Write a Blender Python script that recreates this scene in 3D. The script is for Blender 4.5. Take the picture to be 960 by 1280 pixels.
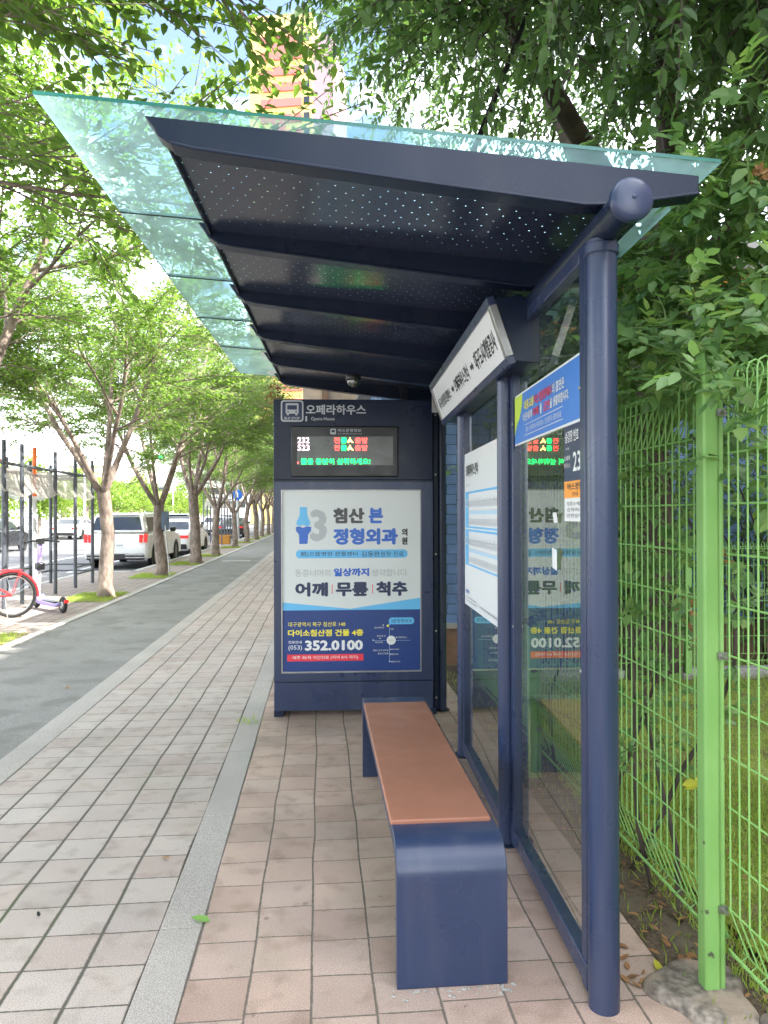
import bpy, math, random
import numpy as np
from mathutils import Vector, Matrix
R = math.radians
for o in list(bpy.data.objects): bpy.data.objects.remove(o)
S = bpy.context.scene
C = S.collection
CAMH = 1.5; F = 919.67; YAW = 0.0859

# ------------------------------------------------------------------ camera
cd = bpy.data.cameras.new('camera'); cam = bpy.data.objects.new('camera', cd); C.objects.link(cam)
cd.sensor_fit = 'VERTICAL'; cd.sensor_height = 36.0; cd.lens = F/1280*36.0
cd.clip_start = 0.05; cd.clip_end = 3000
cam.matrix_world = (Matrix.Translation((0, 0, CAMH)) @ Matrix.Rotation(-YAW, 4, 'Z') @
                    Matrix.Rotation(math.pi/2+0.0033, 4, 'X') @ Matrix.Rotation(-0.003, 4, 'Z'))
S.camera = cam
S.render.resolution_x = 768; S.render.resolution_y = 1024

# ------------------------------------------------------------------ sky, sun, exposure
SUN_DIR = Vector((0.70, -0.25, 0.72)).normalized()      # towards the sun: behind us, over the buildings on the right
w = bpy.data.worlds.new('World'); S.world = w; w.use_nodes = True
nt = w.node_tree; bg = nt.nodes['Background']
sk = nt.nodes.new('ShaderNodeTexSky'); sk.sky_type = 'NISHITA'; sk.sun_disc = False
sk.sun_elevation = math.asin(SUN_DIR.z); sk.sun_rotation = math.atan2(SUN_DIR.x, SUN_DIR.y)
sk.air_density = 1.0; sk.dust_density = 3.0; sk.ozone_density = 1.0
tc = nt.nodes.new('ShaderNodeTexCoord'); mp = nt.nodes.new('ShaderNodeMapping'); mp.inputs['Scale'].default_value = (1.2, 1.2, 3.0)
nz = nt.nodes.new('ShaderNodeTexNoise'); nz.inputs['Scale'].default_value = 2.2; nz.inputs['Detail'].default_value = 8; nz.inputs['Roughness'].default_value = .6
cr = nt.nodes.new('ShaderNodeValToRGB'); cr.color_ramp.elements[0].position = .42; cr.color_ramp.elements[1].position = .62
mx = nt.nodes.new('ShaderNodeMix'); mx.data_type = 'RGBA'
nt.links.new(tc.outputs['Generated'], mp.inputs['Vector']); nt.links.new(mp.outputs[0], nz.inputs['Vector'])
nt.links.new(nz.outputs['Fac'], cr.inputs[0]); nt.links.new(cr.outputs[0], mx.inputs['Factor'])
nt.links.new(sk.outputs[0], mx.inputs['A']); mx.inputs['B'].default_value = (14, 14.3, 14.8, 1)
nt.links.new(mx.outputs['Result'], bg.inputs['Color'])
bg.inputs['Strength'].default_value = 0.12
sl = bpy.data.lights.new('sun', 'SUN'); sl.energy = 4.0; sl.angle = R(0.5); sl.color = (1, .95, .86)
so = bpy.data.objects.new('sun', sl); C.objects.link(so); so.rotation_euler = SUN_DIR.to_track_quat('Z', 'Y').to_euler()
S.view_settings.view_transform = 'Standard'; S.view_settings.look = 'None'
S.view_settings.exposure = 2.25; S.view_settings.gamma = 1.0; S.view_settings.use_curve_mapping = False

# ------------------------------------------------------------------ materials
MATS = {}
def newmat(name):
    m = bpy.data.materials.new(name); m.use_nodes = True; MATS[name] = m
    return m, m.node_tree, m.node_tree.nodes['Principled BSDF']
def N(nt, t, **k):
    n = nt.nodes.new(t)
    for a, b in k.items(): setattr(n, a, b)
    return n
def L(nt, a, b): nt.links.new(a, b)
def noise_to(nt, scale, detail=4, coord='Object', vec=None):
    tc = N(nt, 'ShaderNodeTexCoord'); n = N(nt, 'ShaderNodeTexNoise')
    n.inputs['Scale'].default_value = scale; n.inputs['Detail'].default_value = detail
    L(nt, vec if vec else tc.outputs[coord], n.inputs['Vector']); return n.outputs['Fac']
def ramp(nt, fac, stops):
    c = N(nt, 'ShaderNodeValToRGB'); e = c.color_ramp.elements
    while len(e) > 1: e.remove(e[0])
    e[0].position = stops[0][0]; e[0].color = (*stops[0][1], 1)
    for p, col in stops[1:]:
        x = e.new(p); x.color = (*col, 1)
    L(nt, fac, c.inputs[0]); return c.outputs[0]
def bump(nt, b, fac, strength=.3, dist=.01):
    n = N(nt, 'ShaderNodeBump'); n.inputs['Strength'].default_value = strength; n.inputs['Distance'].default_value = dist
    L(nt, fac, n.inputs['Height']); L(nt, n.outputs[0], b.inputs['Normal'])
def mixc(nt, fac, a, b, mode='MIX'):
    m = N(nt, 'ShaderNodeMix'); m.data_type = 'RGBA'; m.blend_type = mode
    for s, v in (('Factor', fac), ('A', a), ('B', b)):
        if isinstance(v, (int, float)): m.inputs[s].default_value = v
        elif isinstance(v, tuple): m.inputs[s].default_value = (*v, 1)
        else: L(nt, v, m.inputs[s])
    return m.outputs['Result']
def math_(nt, op, a, b=None, c=None):
    m = N(nt, 'ShaderNodeMath'); m.operation = op
    for i, v in enumerate((a, b, c)):
        if v is None: continue
        if isinstance(v, (int, float)): m.inputs[i].default_value = v
        else: L(nt, v, m.inputs[i])
    return m.outputs[0]
def plain(name, col, rough=.5, metal=0, var=.12, vscale=6, emit=0, coat=0, spec=.5, bmp=0, bscale=60):
    m, nt, b = newmat(name)
    lo = tuple(max(0, c*(1-var)) for c in col); hi = tuple(c*(1+var) for c in col)
    if var:
        L(nt, ramp(nt, noise_to(nt, vscale, 4), [(.12, lo), (.88, hi)]), b.inputs['Base Color'])
        L(nt, ramp(nt, noise_to(nt, vscale*2.3, 5), [(.3, (rough*.8,)*3), (.7, (min(1, rough*1.2),)*3)]), b.inputs['Roughness'])
    else:
        b.inputs['Base Color'].default_value = (*col, 1); b.inputs['Roughness'].default_value = rough
    b.inputs['Metallic'].default_value = metal; b.inputs['Specular IOR Level'].default_value = spec
    if coat: b.inputs['Coat Weight'].default_value = coat; b.inputs['Coat Roughness'].default_value = .08
    if emit: b.inputs['Emission Color'].default_value = (*col, 1); b.inputs['Emission Strength'].default_value = emit
    if bmp: bump(nt, b, noise_to(nt, bscale, 6), bmp, .004)
    return m
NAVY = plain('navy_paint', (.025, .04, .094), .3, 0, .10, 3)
NAVYD = plain('navy_paint_dark_shaded', (.010, .018, .042), .32, 0, .10, 3, spec=.28)  # darkened copy of the navy; shade on beams and pipe is in the colour
STEEL = plain('galvanised_steel', (.35, .35, .34), .4, .9, .2, 20)
CONN = plain('sealant', (.03, .035, .03), .6)
def wear(m, amount, streak):
    nt = m.node_tree; b = nt.nodes['Principled BSDF']; src = b.inputs['Base Color'].links[0].from_socket
    tc = N(nt, 'ShaderNodeTexCoord'); mp = N(nt, 'ShaderNodeMapping'); mp.inputs['Scale'].default_value = streak; L(nt, tc.outputs['Object'], mp.inputs[0])
    d = ramp(nt, noise_to(nt, 1, 8, vec=mp.outputs[0]), [(.48, (0,)*3), (.8, (amount,)*3)])
    c = mixc(nt, d, src, (.3, .29, .27))
    L(nt, ramp(nt, noise_to(nt, 5, 3), [(.25, (.24,)*3), (.75, (.36,)*3)]), b.inputs['Roughness'])
    L(nt, c, b.inputs['Base Color'])
wear(NAVY, .10, (14, 14, 1.6)); wear(NAVYD, .03, (6, 6, 2))
BLACK = plain('black_plastic', (.015, .016, .018), .35)
RUBBER = plain('rubber', (.02, .02, .021), .8)
WHITEP = plain('white_paint', (.78, .79, .79), .3, coat=.6, var=.04)
CARDK = plain('dark_car_paint', (.02, .022, .026), .25, coat=.8, var=.05)
CARSIL = plain('silver_car_paint', (.35, .36, .38), .3, .5, .05, coat=.6)
CARBLU = plain('blue_car_paint', (.05, .1, .25), .3, coat=.6, var=.05)
CARRED = plain('red_car_paint', (.35, .03, .03), .3, coat=.6, var=.05)
CARGLASS = plain('car_window', (.02, .025, .03), .06, spec=.9, var=0)
REDLENS = plain('red_lens', (.5, .02, .02), .2, var=0, emit=.25)
CHROME = plain('chrome', (.6, .6, .6), .15, 1, .05)
RED = plain('red_paint', (.55, .03, .04), .35, var=.08)
ORANGE = plain('orange_paint', (.75, .16, .04), .45, var=.1)
PURPLE = plain('purple_paint', (.34, .26, .6), .35, var=.08)
PALEGREY = plain('pale_grey_paint', (.55, .56, .57), .4)
POLE = plain('slate_pole_paint', (.085, .095, .115), .4)
SEAT = plain('seat_board', (.335, .14, .088), .5, 0, .16, 4, bmp=.1, bscale=180)
GREEN = None
def mk_green():
    m, nt, b = newmat('green_fence_paint')
    c = ramp(nt, noise_to(nt, 4, 6), [(.3, (.20, .42, .115)), (.7, (.255, .48, .15))])
    chip = ramp(nt, noise_to(nt, 17, 8), [(.69, (0, 0, 0)), (.71, (1, 1, 1))])
    L(nt, mixc(nt, chip, c, (.08, .1, .06)), b.inputs['Base Color']); b.inputs['Roughness'].default_value = .45
    return m
GREEN = mk_green()
# printed inks: flat colours on the poster, signs and panels
def ink(name, col, emit=0): return plain('ink_'+name, col, .35, var=0, emit=emit)
I_W = ink('white', (.74, .76, .76)); I_BG = ink('poster_white', (.66, .7, .7)); I_GR = ink('grey', (.05, .05, .055)); I_LG = ink('light_grey', (.42, .44, .46))
I_BL = ink('blue', (.02, .13, .55)); I_SK = ink('sky_blue', (.12, .48, .82)); I_NV = ink('navy', (.012, .045, .2)); I_DK = ink('dark_navy', (.015, .03, .09))
I_YE = ink('yellow', (.85, .75, .05)); I_RD = ink('red', (.75, .04, .07)); I_OR = ink('orange', (.85, .32, .03)); I_LM = ink('lime', (.5, .68, .05))
I_HD = ink('header_grey', (.5, .52, .55)); I_BK = ink('black', (.03, .03, .035)); I_PB = ink('banner_blue', (.05, .2, .6)); I_PK = ink('pale_pink', (.72, .6, .6))
I_PA = ink('pale_blue', (.45, .65, .8))
LEDR = ink('led_red', (1, .06, .05), 1.3); LEDG = ink('led_green', (.0, 1, .15), 1.1); LEDA = ink('led_amber', (1, .6, .15), 1.3); LEDW = ink('led_white', (1, .7, .8), 1.0)

def mk_tiles(name, cols, ox, oy, jx, jy, sz=.2, jcol=(.05, .05, .045), moss=.25, stag=0, dirt=.5):
    m, nt, b = newmat(name)
    tc = N(nt, 'ShaderNodeTexCoord'); sp = N(nt, 'ShaderNodeSeparateXYZ'); L(nt, tc.outputs['Object'], sp.inputs[0])
    nzo = N(nt, 'ShaderNodeTexNoise'); nzo.inputs['Scale'].default_value = 1.2; L(nt, tc.outputs['Object'], nzo.inputs['Vector'])
    wob = math_(nt, 'MULTIPLY', math_(nt, 'SUBTRACT', nzo.outputs['Fac'], .5), .035)
    x = math_(nt, 'DIVIDE', math_(nt, 'ADD', math_(nt, 'SUBTRACT', sp.outputs[0], ox), wob), sz)
    colid = math_(nt, 'FLOOR', x)
    wn0 = N(nt, 'ShaderNodeTexWhiteNoise'); wn0.noise_dimensions = '1D'; L(nt, colid, wn0.inputs['W'])
    y = math_(nt, 'DIVIDE', math_(nt, 'ADD', math_(nt, 'SUBTRACT', sp.outputs[1], oy), wob), sz)
    y = math_(nt, 'ADD', y, math_(nt, 'MULTIPLY', wn0.outputs['Value'], stag))
    rowid = math_(nt, 'FLOOR', y)
    fx = math_(nt, 'FRACT', x); fy = math_(nt, 'FRACT', y)
    ex = math_(nt, 'MINIMUM', fx, math_(nt, 'SUBTRACT', 1, fx)); ey = math_(nt, 'MINIMUM', fy, math_(nt, 'SUBTRACT', 1, fy))
    rag = math_(nt, 'MULTIPLY', math_(nt, 'SUBTRACT', noise_to(nt, 45, 3), .5), .03)
    ex = math_(nt, 'ADD', ex, rag); ey = math_(nt, 'ADD', ey, rag)
    dx = math_(nt, 'DIVIDE', ex, jx/sz/2); dy = math_(nt, 'DIVIDE', ey, jy/sz/2)
    d = math_(nt, 'MINIMUM', dx, dy)
    mr = N(nt, 'ShaderNodeMapRange'); mr.inputs['From Min'].default_value = .6; mr.inputs['From Max'].default_value = 1.5; L(nt, d, mr.inputs['Value'])
    tile = mr.outputs[0]
    cb = N(nt, 'ShaderNodeCombineXYZ'); L(nt, colid, cb.inputs[0]); L(nt, rowid, cb.inputs[1])
    wn = N(nt, 'ShaderNodeTexWhiteNoise'); L(nt, cb.outputs[0], wn.inputs['Vector'])
    base = ramp(nt, wn.outputs['Value'], [(i/(len(cols)-1), c) for i, c in enumerate(cols)])
    grit = ramp(nt, noise_to(nt, 260, 3), [(.35, (.68,)*3), (.5, (1.,)*3), (.66, (1.22,)*3)])
    base = mixc(nt, 1.0, base, grit, 'MULTIPLY')
    st = ramp(nt, noise_to(nt, 1.6, 6), [(.3, (.72,)*3), (.65, (1.1,)*3)])
    base = mixc(nt, dirt, base, mixc(nt, 1.0, base, st, 'MULTIPLY'))
    st2 = ramp(nt, noise_to(nt, 9, 5), [(.33, (.7, .68, .64)), (.48, (1,)*3)])
    base = mixc(nt, .6, base, mixc(nt, 1.0, base, st2, 'MULTIPLY'))
    spots = ramp(nt, noise_to(nt, 24, 2), [(.74, (1,)*3), (.78, (.45,)*3)])
    base = mixc(nt, 1.0, base, spots, 'MULTIPLY')
    gum = ramp(nt, noise_to(nt, 11, 1), [(.775, (1,)*3), (.79, (.55,)*3)]); base = mixc(nt, .8, base, mixc(nt, 1.0, base, gum, 'MULTIPLY'))
    sand = ramp(nt, noise_to(nt, 2.7, 8), [(.56, (0,)*3), (.72, (.45,)*3)]); base = mixc(nt, sand, base, (.36, .30, .24))
    mossf = ramp(nt, noise_to(nt, 1.3, 3), [(.5, (0,)*3), (.68, (1,)*3)])
    jc = mixc(nt, mixc(nt, 1, mossf, (moss,)*3, 'MULTIPLY'), jcol, (.06, .1, .02))
    L(nt, mixc(nt, tile, jc, base), b.inputs['Base Color'])
    b.inputs['Roughness'].default_value = .82
    hh = math_(nt, 'ADD', tile, math_(nt, 'MULTIPLY', noise_to(nt, 320, 2), .25))
    hh = math_(nt, 'ADD', hh, math_(nt, 'MULTIPLY', wn.outputs['Value'], .35))
    bump(nt, b, hh, .55, .006)
    return m
TILE_GREY = mk_tiles('grey_pink_tiles', [(.42, .36, .335), (.465, .405, .38), (.45, .375, .345), (.485, .43, .405), (.43, .35, .32), (.475, .415, .385)], -1.783, .12, .012, .006, jcol=(.095, .085, .072), moss=.7)
TILE_PINK = mk_tiles('pink_tiles', [(.485, .355, .30), (.445, .315, .265), (.51, .375, .32), (.455, .345, .30), (.41, .29, .245)], -.433, .05, .007, .005, jcol=(.15, .125, .105), moss=.15, stag=.25, dirt=.85)
TILE_VERGE = mk_tiles('verge_tiles', [(.34, .27, .24), (.38, .31, .28), (.3, .25, .23)], -3.6, 0, .012, .012, moss=.3)
def mk_speckle(name, col, sc=220, rough=.85, big=.15, stain=None):
    m, nt, b = newmat(name)
    g = ramp(nt, noise_to(nt, sc, 3), [(.35, tuple(c*.6 for c in col)), (.5, col), (.66, tuple(c*1.5 for c in col))])
    st = ramp(nt, noise_to(nt, 1.1, 6), [(.3, (1-big,)*3), (.7, (1+big,)*3)])
    g = mixc(nt, 1.0, g, st, 'MULTIPLY')
    if stain: g = mixc(nt, ramp(nt, noise_to(nt, stain[1], 7), [(.5, (0,)*3), (.62, (1,)*3)]), g, stain[0])
    L(nt, g, b.inputs['Base Color']); b.inputs['Roughness'].default_value = rough
    bump(nt, b, noise_to(nt, sc, 3), .6, .008); return m
ASPH = mk_speckle('path_asphalt', (.23, .226, .22), 170, stain=((.19, .185, .178), 2.5))
ROADM = mk_speckle('road_asphalt', (.10, .10, .105), 120, big=.2)
GRANITE = mk_speckle('granite', (.41, .375, .355), 330, .8)
CONC = mk_speckle('concrete', (.36, .35, .33), 120)
PALECON = mk_speckle('pale_kerb_stone', (.46, .45, .43), 200)
SOIL = mk_speckle('soil', (.09, .065, .045), 60, .95, .3, stain=((.12, .1, .07), 5))
ROCK = mk_speckle('rock', (.2, .17, .145), 40, .9, .45, stain=((.32, .25, .2), 6))
LAWN = mk_speckle('mossy_lawn', (.22, .26, .055), 50, .95, .3, stain=((.14, .12, .05), 1.8))
LINEP = mk_speckle('road_line_paint', (.6, .6, .58), 150, .6)
GROUND = mk_speckle('bare_ground', (.2, .19, .17), 5, .9, .3)

def mk_brick(name, c1, c2, mortar, bw, bh, odd=None):
    m, nt, b = newmat(name)
    tc = N(nt, 'ShaderNodeTexCoord'); sp = N(nt, 'ShaderNodeSeparateXYZ'); L(nt, tc.outputs['Object'], sp.inputs[0])
    cb = N(nt, 'ShaderNodeCombineXYZ'); L(nt, math_(nt, 'ADD', sp.outputs[0], sp.outputs[1]), cb.inputs[0]); L(nt, sp.outputs[2], cb.inputs[1])
    t = N(nt, 'ShaderNodeTexBrick'); L(nt, cb.outputs[0], t.inputs['Vector']); t.inputs['Scale'].default_value = 1
    t.inputs['Brick Width'].default_value = bw; t.inputs['Row Height'].default_value = bh; t.inputs['Mortar Size'].default_value = .004
    t.inputs['Color1'].default_value = (*c1, 1); t.inputs['Color2'].default_value = (*c2, 1); t.inputs['Mortar'].default_value = (*mortar, 1)
    g = mixc(nt, 1.0, t.outputs['Color'], ramp(nt, noise_to(nt, 6, 6), [(.3, (.75,)*3), (.7, (1.12,)*3)]), 'MULTIPLY')
    L(nt, g, b.inputs['Base Color']); b.inputs['Roughness'].default_value = .6
    bump(nt, b, math_(nt, 'SUBTRACT', 1, t.outputs['Fac']), .5, .006); return m
BLUEBRICK = mk_brick('blue_painted_brick', (.14, .24, .46), (.18, .29, .54), (.05, .08, .12), .21, .1)
BROWNBRICK = mk_brick('brown_brick', (.22, .12, .07), (.3, .18, .11), (.2, .18, .15), .3, .16)
BEIGE = mk_brick('beige_wall_tiles', (.55, .42, .33), (.58, .45, .36), (.5, .4, .32), .6, .3)
OCHRE = plain('ochre_frame_paint', (.5, .22, .03), .5)
DARKR = plain('recess_shade', (.02, .02, .022), .8)  # near-black colour stands for the shade inside the window recess

def mk_bark(name, a, b_):
    m, nt, b = newmat(name)
    tc = N(nt, 'ShaderNodeTexCoord'); mp = N(nt, 'ShaderNodeMapping'); mp.inputs['Scale'].default_value = (16, 16, 7)
    L(nt, tc.outputs['Object'], mp.inputs[0]); f = noise_to(nt, 1, 7, vec=mp.outputs[0])
    c = ramp(nt, f, [(.3, a), (.65, b_)]); c = mixc(nt, ramp(nt, noise_to(nt, 3, 5), [(.45, (0,)*3), (.65, (.6,)*3)]), c, tuple(x*.55 for x in a))
    L(nt, c, b.inputs['Base Color']); b.inputs['Roughness'].default_value = .9; bump(nt, b, f, .9, .02); return m
BARK = mk_bark('zelkova_bark', (.15, .115, .095), (.34, .27, .23))
BARKD = mk_bark('dark_bark', (.035, .025, .02), (.08, .06, .045))
def mk_leaf(name, cols, trans=.45, gloss=.4, tcol=1.3):
    m, nt, b = newmat(name); g = N(nt, 'ShaderNodeNewGeometry')
    c = ramp(nt, g.outputs['Random Per Island'], [(i/(len(cols)-1), x) for i, x in enumerate(cols)])
    L(nt, c, b.inputs['Base Color']); b.inputs['Roughness'].default_value = gloss
    b.inputs['Specular IOR Level'].default_value = .45
    tr = N(nt, 'ShaderNodeBsdfTranslucent'); L(nt, mixc(nt, 1.0, c, (tcol*1.4, tcol*1.45, tcol*.75), 'MULTIPLY'), tr.inputs['Color'])
    mxs = N(nt, 'ShaderNodeMixShader'); mxs.inputs[0].default_value = trans
    L(nt, b.outputs[0], mxs.inputs[1]); L(nt, tr.outputs[0], mxs.inputs[2])
    L(nt, mxs.outputs[0], nt.nodes['Material Output'].inputs['Surface']); return m
LEAF_Z = mk_leaf('zelkova_leaf', [(.075, .135, .035), (.105, .18, .045), (.135, .21, .05), (.085, .15, .04)], .5, tcol=1.8)
LEAF_R = mk_leaf('hanging_leaf', [(.05, .10, .038), (.07, .13, .048), (.095, .165, .06), (.06, .115, .045)], .42, .38, tcol=1.6)
LEAF_V = mk_leaf('vine_leaf', [(.08, .16, .06), (.115, .21, .08), (.15, .26, .09), (.2, .29, .1)], .38, .4, tcol=1.4)
LEAF_M = mk_leaf('median_leaf', [(.1, .16, .03), (.13, .2, .04), (.17, .22, .05)], .5, tcol=1.7)
LEAF_DRY = mk_leaf('dry_leaf', [(.3, .14, .06), (.36, .2, .09), (.2, .1, .05)], .2, .7, 1)
LEAF_YEL = mk_leaf('yellow_leaf', [(.5, .5, .05), (.6, .55, .08)], .3, .5, 1)
LEAF_GRN = mk_leaf('fallen_green_leaf', [(.2, .4, .1), (.24, .45, .12)], .3, .5, 1)
GRASSM = mk_leaf('grass_blade', [(.2, .3, .05), (.26, .35, .06), (.28, .3, .09)], .4, .6, 1.3)

def mk_glass(name, tint, f0=.05, dirt=0., dirtcol=(.5, .7, .68), rough=.0, strength=1.0):
    m, nt, b = newmat(name); nt.nodes.remove(b)
    tr = N(nt, 'ShaderNodeBsdfTransparent'); tr.inputs['Color'].default_value = (*tint, 1)
    gl = N(nt, 'ShaderNodeBsdfGlossy'); gl.inputs['Roughness'].default_value = rough; gl.inputs['Color'].default_value = (.95, .95, .95, 1)
    ge_ = N(nt, 'ShaderNodeNewGeometry'); vm = N(nt, 'ShaderNodeVectorMath'); vm.operation = 'DOT_PRODUCT'
    L(nt, ge_.outputs['Incoming'], vm.inputs[0]); L(nt, ge_.outputs['Normal'], vm.inputs[1])
    r1 = math_(nt, 'POWER', math_(nt, 'SUBTRACT', 1, math_(nt, 'ABSOLUTE', vm.outputs['Value'])), 5)
    r1 = math_(nt, 'ADD', math_(nt, 'MULTIPLY', r1, .96), .042)           # one face (Schlick), then both faces of the pane
    r2_ = math_(nt, 'DIVIDE', math_(nt, 'MULTIPLY', r1, 2), math_(nt, 'ADD', r1, 1))
    fac = math_(nt, 'MINIMUM', math_(nt, 'ADD', math_(nt, 'MULTIPLY', r2_, strength), f0), 1)
    a = N(nt, 'ShaderNodeMixShader'); L(nt, fac, a.inputs[0]); L(nt, tr.outputs[0], a.inputs[1]); L(nt, gl.outputs[0], a.inputs[2])
    out = a.outputs[0]
    if dirt:
        df = N(nt, 'ShaderNodeBsdfDiffuse'); df.inputs['Color'].default_value = (*dirtcol, 1)
        tl = N(nt, 'ShaderNodeBsdfTranslucent'); tl.inputs['Color'].default_value = (*dirtcol, 1)
        dm = N(nt, 'ShaderNodeMixShader'); dm.inputs[0].default_value = .6; L(nt, df.outputs[0], dm.inputs[1]); L(nt, tl.outputs[0], dm.inputs[2])
        c = N(nt, 'ShaderNodeMixShader'); df_ = ramp(nt, noise_to(nt, 3.5, 7), [(.3, (dirt*.6,)*3), (.7, (dirt*1.4,)*3)])
        L(nt, df_, c.inputs[0]); L(nt, out, c.inputs[1]); L(nt, dm.outputs[0], c.inputs[2]); out = c.outputs[0]
    L(nt, out, nt.nodes['Material Output'].inputs['Surface']); return m
GLASS_WALL = mk_glass('wall_glass', (.88, .94, .90), .0, .03, (.4, .45, .4), strength=1.3)
GLASS_ROOF = mk_glass('roof_glass', (.50, .80, .83), .0, .45, (.42, .65, .69))
GLASS_EDGE = plain('glass_edge', (.03, .16, .14), .2, var=.1)
GLASS_DOME = mk_glass('dome_glass', (.35, .35, .34), .12)

def mk_perf():
    m, nt, b = newmat('perforated_panel')
    b.inputs['Base Color'].default_value = (.028, .038, .072, 1); b.inputs['Roughness'].default_value = .2
    tc = N(nt, 'ShaderNodeTexCoord'); sp = N(nt, 'ShaderNodeSeparateXYZ'); L(nt, tc.outputs['Object'], sp.inputs[0])
    # rows of small round holes; alternate rows shifted
    ax = math_(nt, 'DIVIDE', sp.outputs[0], .058); ay = math_(nt, 'DIVIDE', sp.outputs[1], .05)
    row = math_(nt, 'FLOOR', ay); sh = math_(nt, 'MULTIPLY', math_(nt, 'MODULO', row, 2), .4)
    fx = math_(nt, 'MULTIPLY', math_(nt, 'SUBTRACT', math_(nt, 'FRACT', math_(nt, 'ADD', ax, sh)), .5), .058)
    fy = math_(nt, 'MULTIPLY', math_(nt, 'SUBTRACT', math_(nt, 'FRACT', ay), .5), .05)
    r = math_(nt, 'SQRT', math_(nt, 'ADD', math_(nt, 'MULTIPLY', fx, fx), math_(nt, 'MULTIPLY', fy, fy)))
    hole = math_(nt, 'LESS_THAN', r, .0026)
    tr = N(nt, 'ShaderNodeBsdfTransparent'); mxs = N(nt, 'ShaderNodeMixShader')
    L(nt, hole, mxs.inputs[0]); L(nt, b.outputs[0], mxs.inputs[1]); L(nt, tr.outputs[0], mxs.inputs[2])
    L(nt, mxs.outputs[0], nt.nodes['Material Output'].inputs['Surface']); return m
PERF = mk_perf()
def mk_net():
    m, nt, b = newmat('awning_netting')
    b.inputs['Base Color'].default_value = (.5, .47, .44, 1); b.inputs['Roughness'].default_value = .9
    tl = N(nt, 'ShaderNodeBsdfTranslucent'); tl.inputs['Color'].default_value = (.55, .52, .48, 1)
    a = N(nt, 'ShaderNodeMixShader'); a.inputs[0].default_value = .5; L(nt, b.outputs[0], a.inputs[1]); L(nt, tl.outputs[0], a.inputs[2])
    tr = N(nt, 'ShaderNodeBsdfTransparent'); c = N(nt, 'ShaderNodeMixShader')
    L(nt, ramp(nt, noise_to(nt, 70, 2), [(.45, (.1,)*3), (.6, (.5,)*3)]), c.inputs[0]); L(nt, a.outputs[0], c.inputs[1]); L(nt, tr.outputs[0], c.inputs[2])
    L(nt, c.outputs[0], nt.nodes['Material Output'].inputs['Surface']); return m
NET = mk_net()

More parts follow.
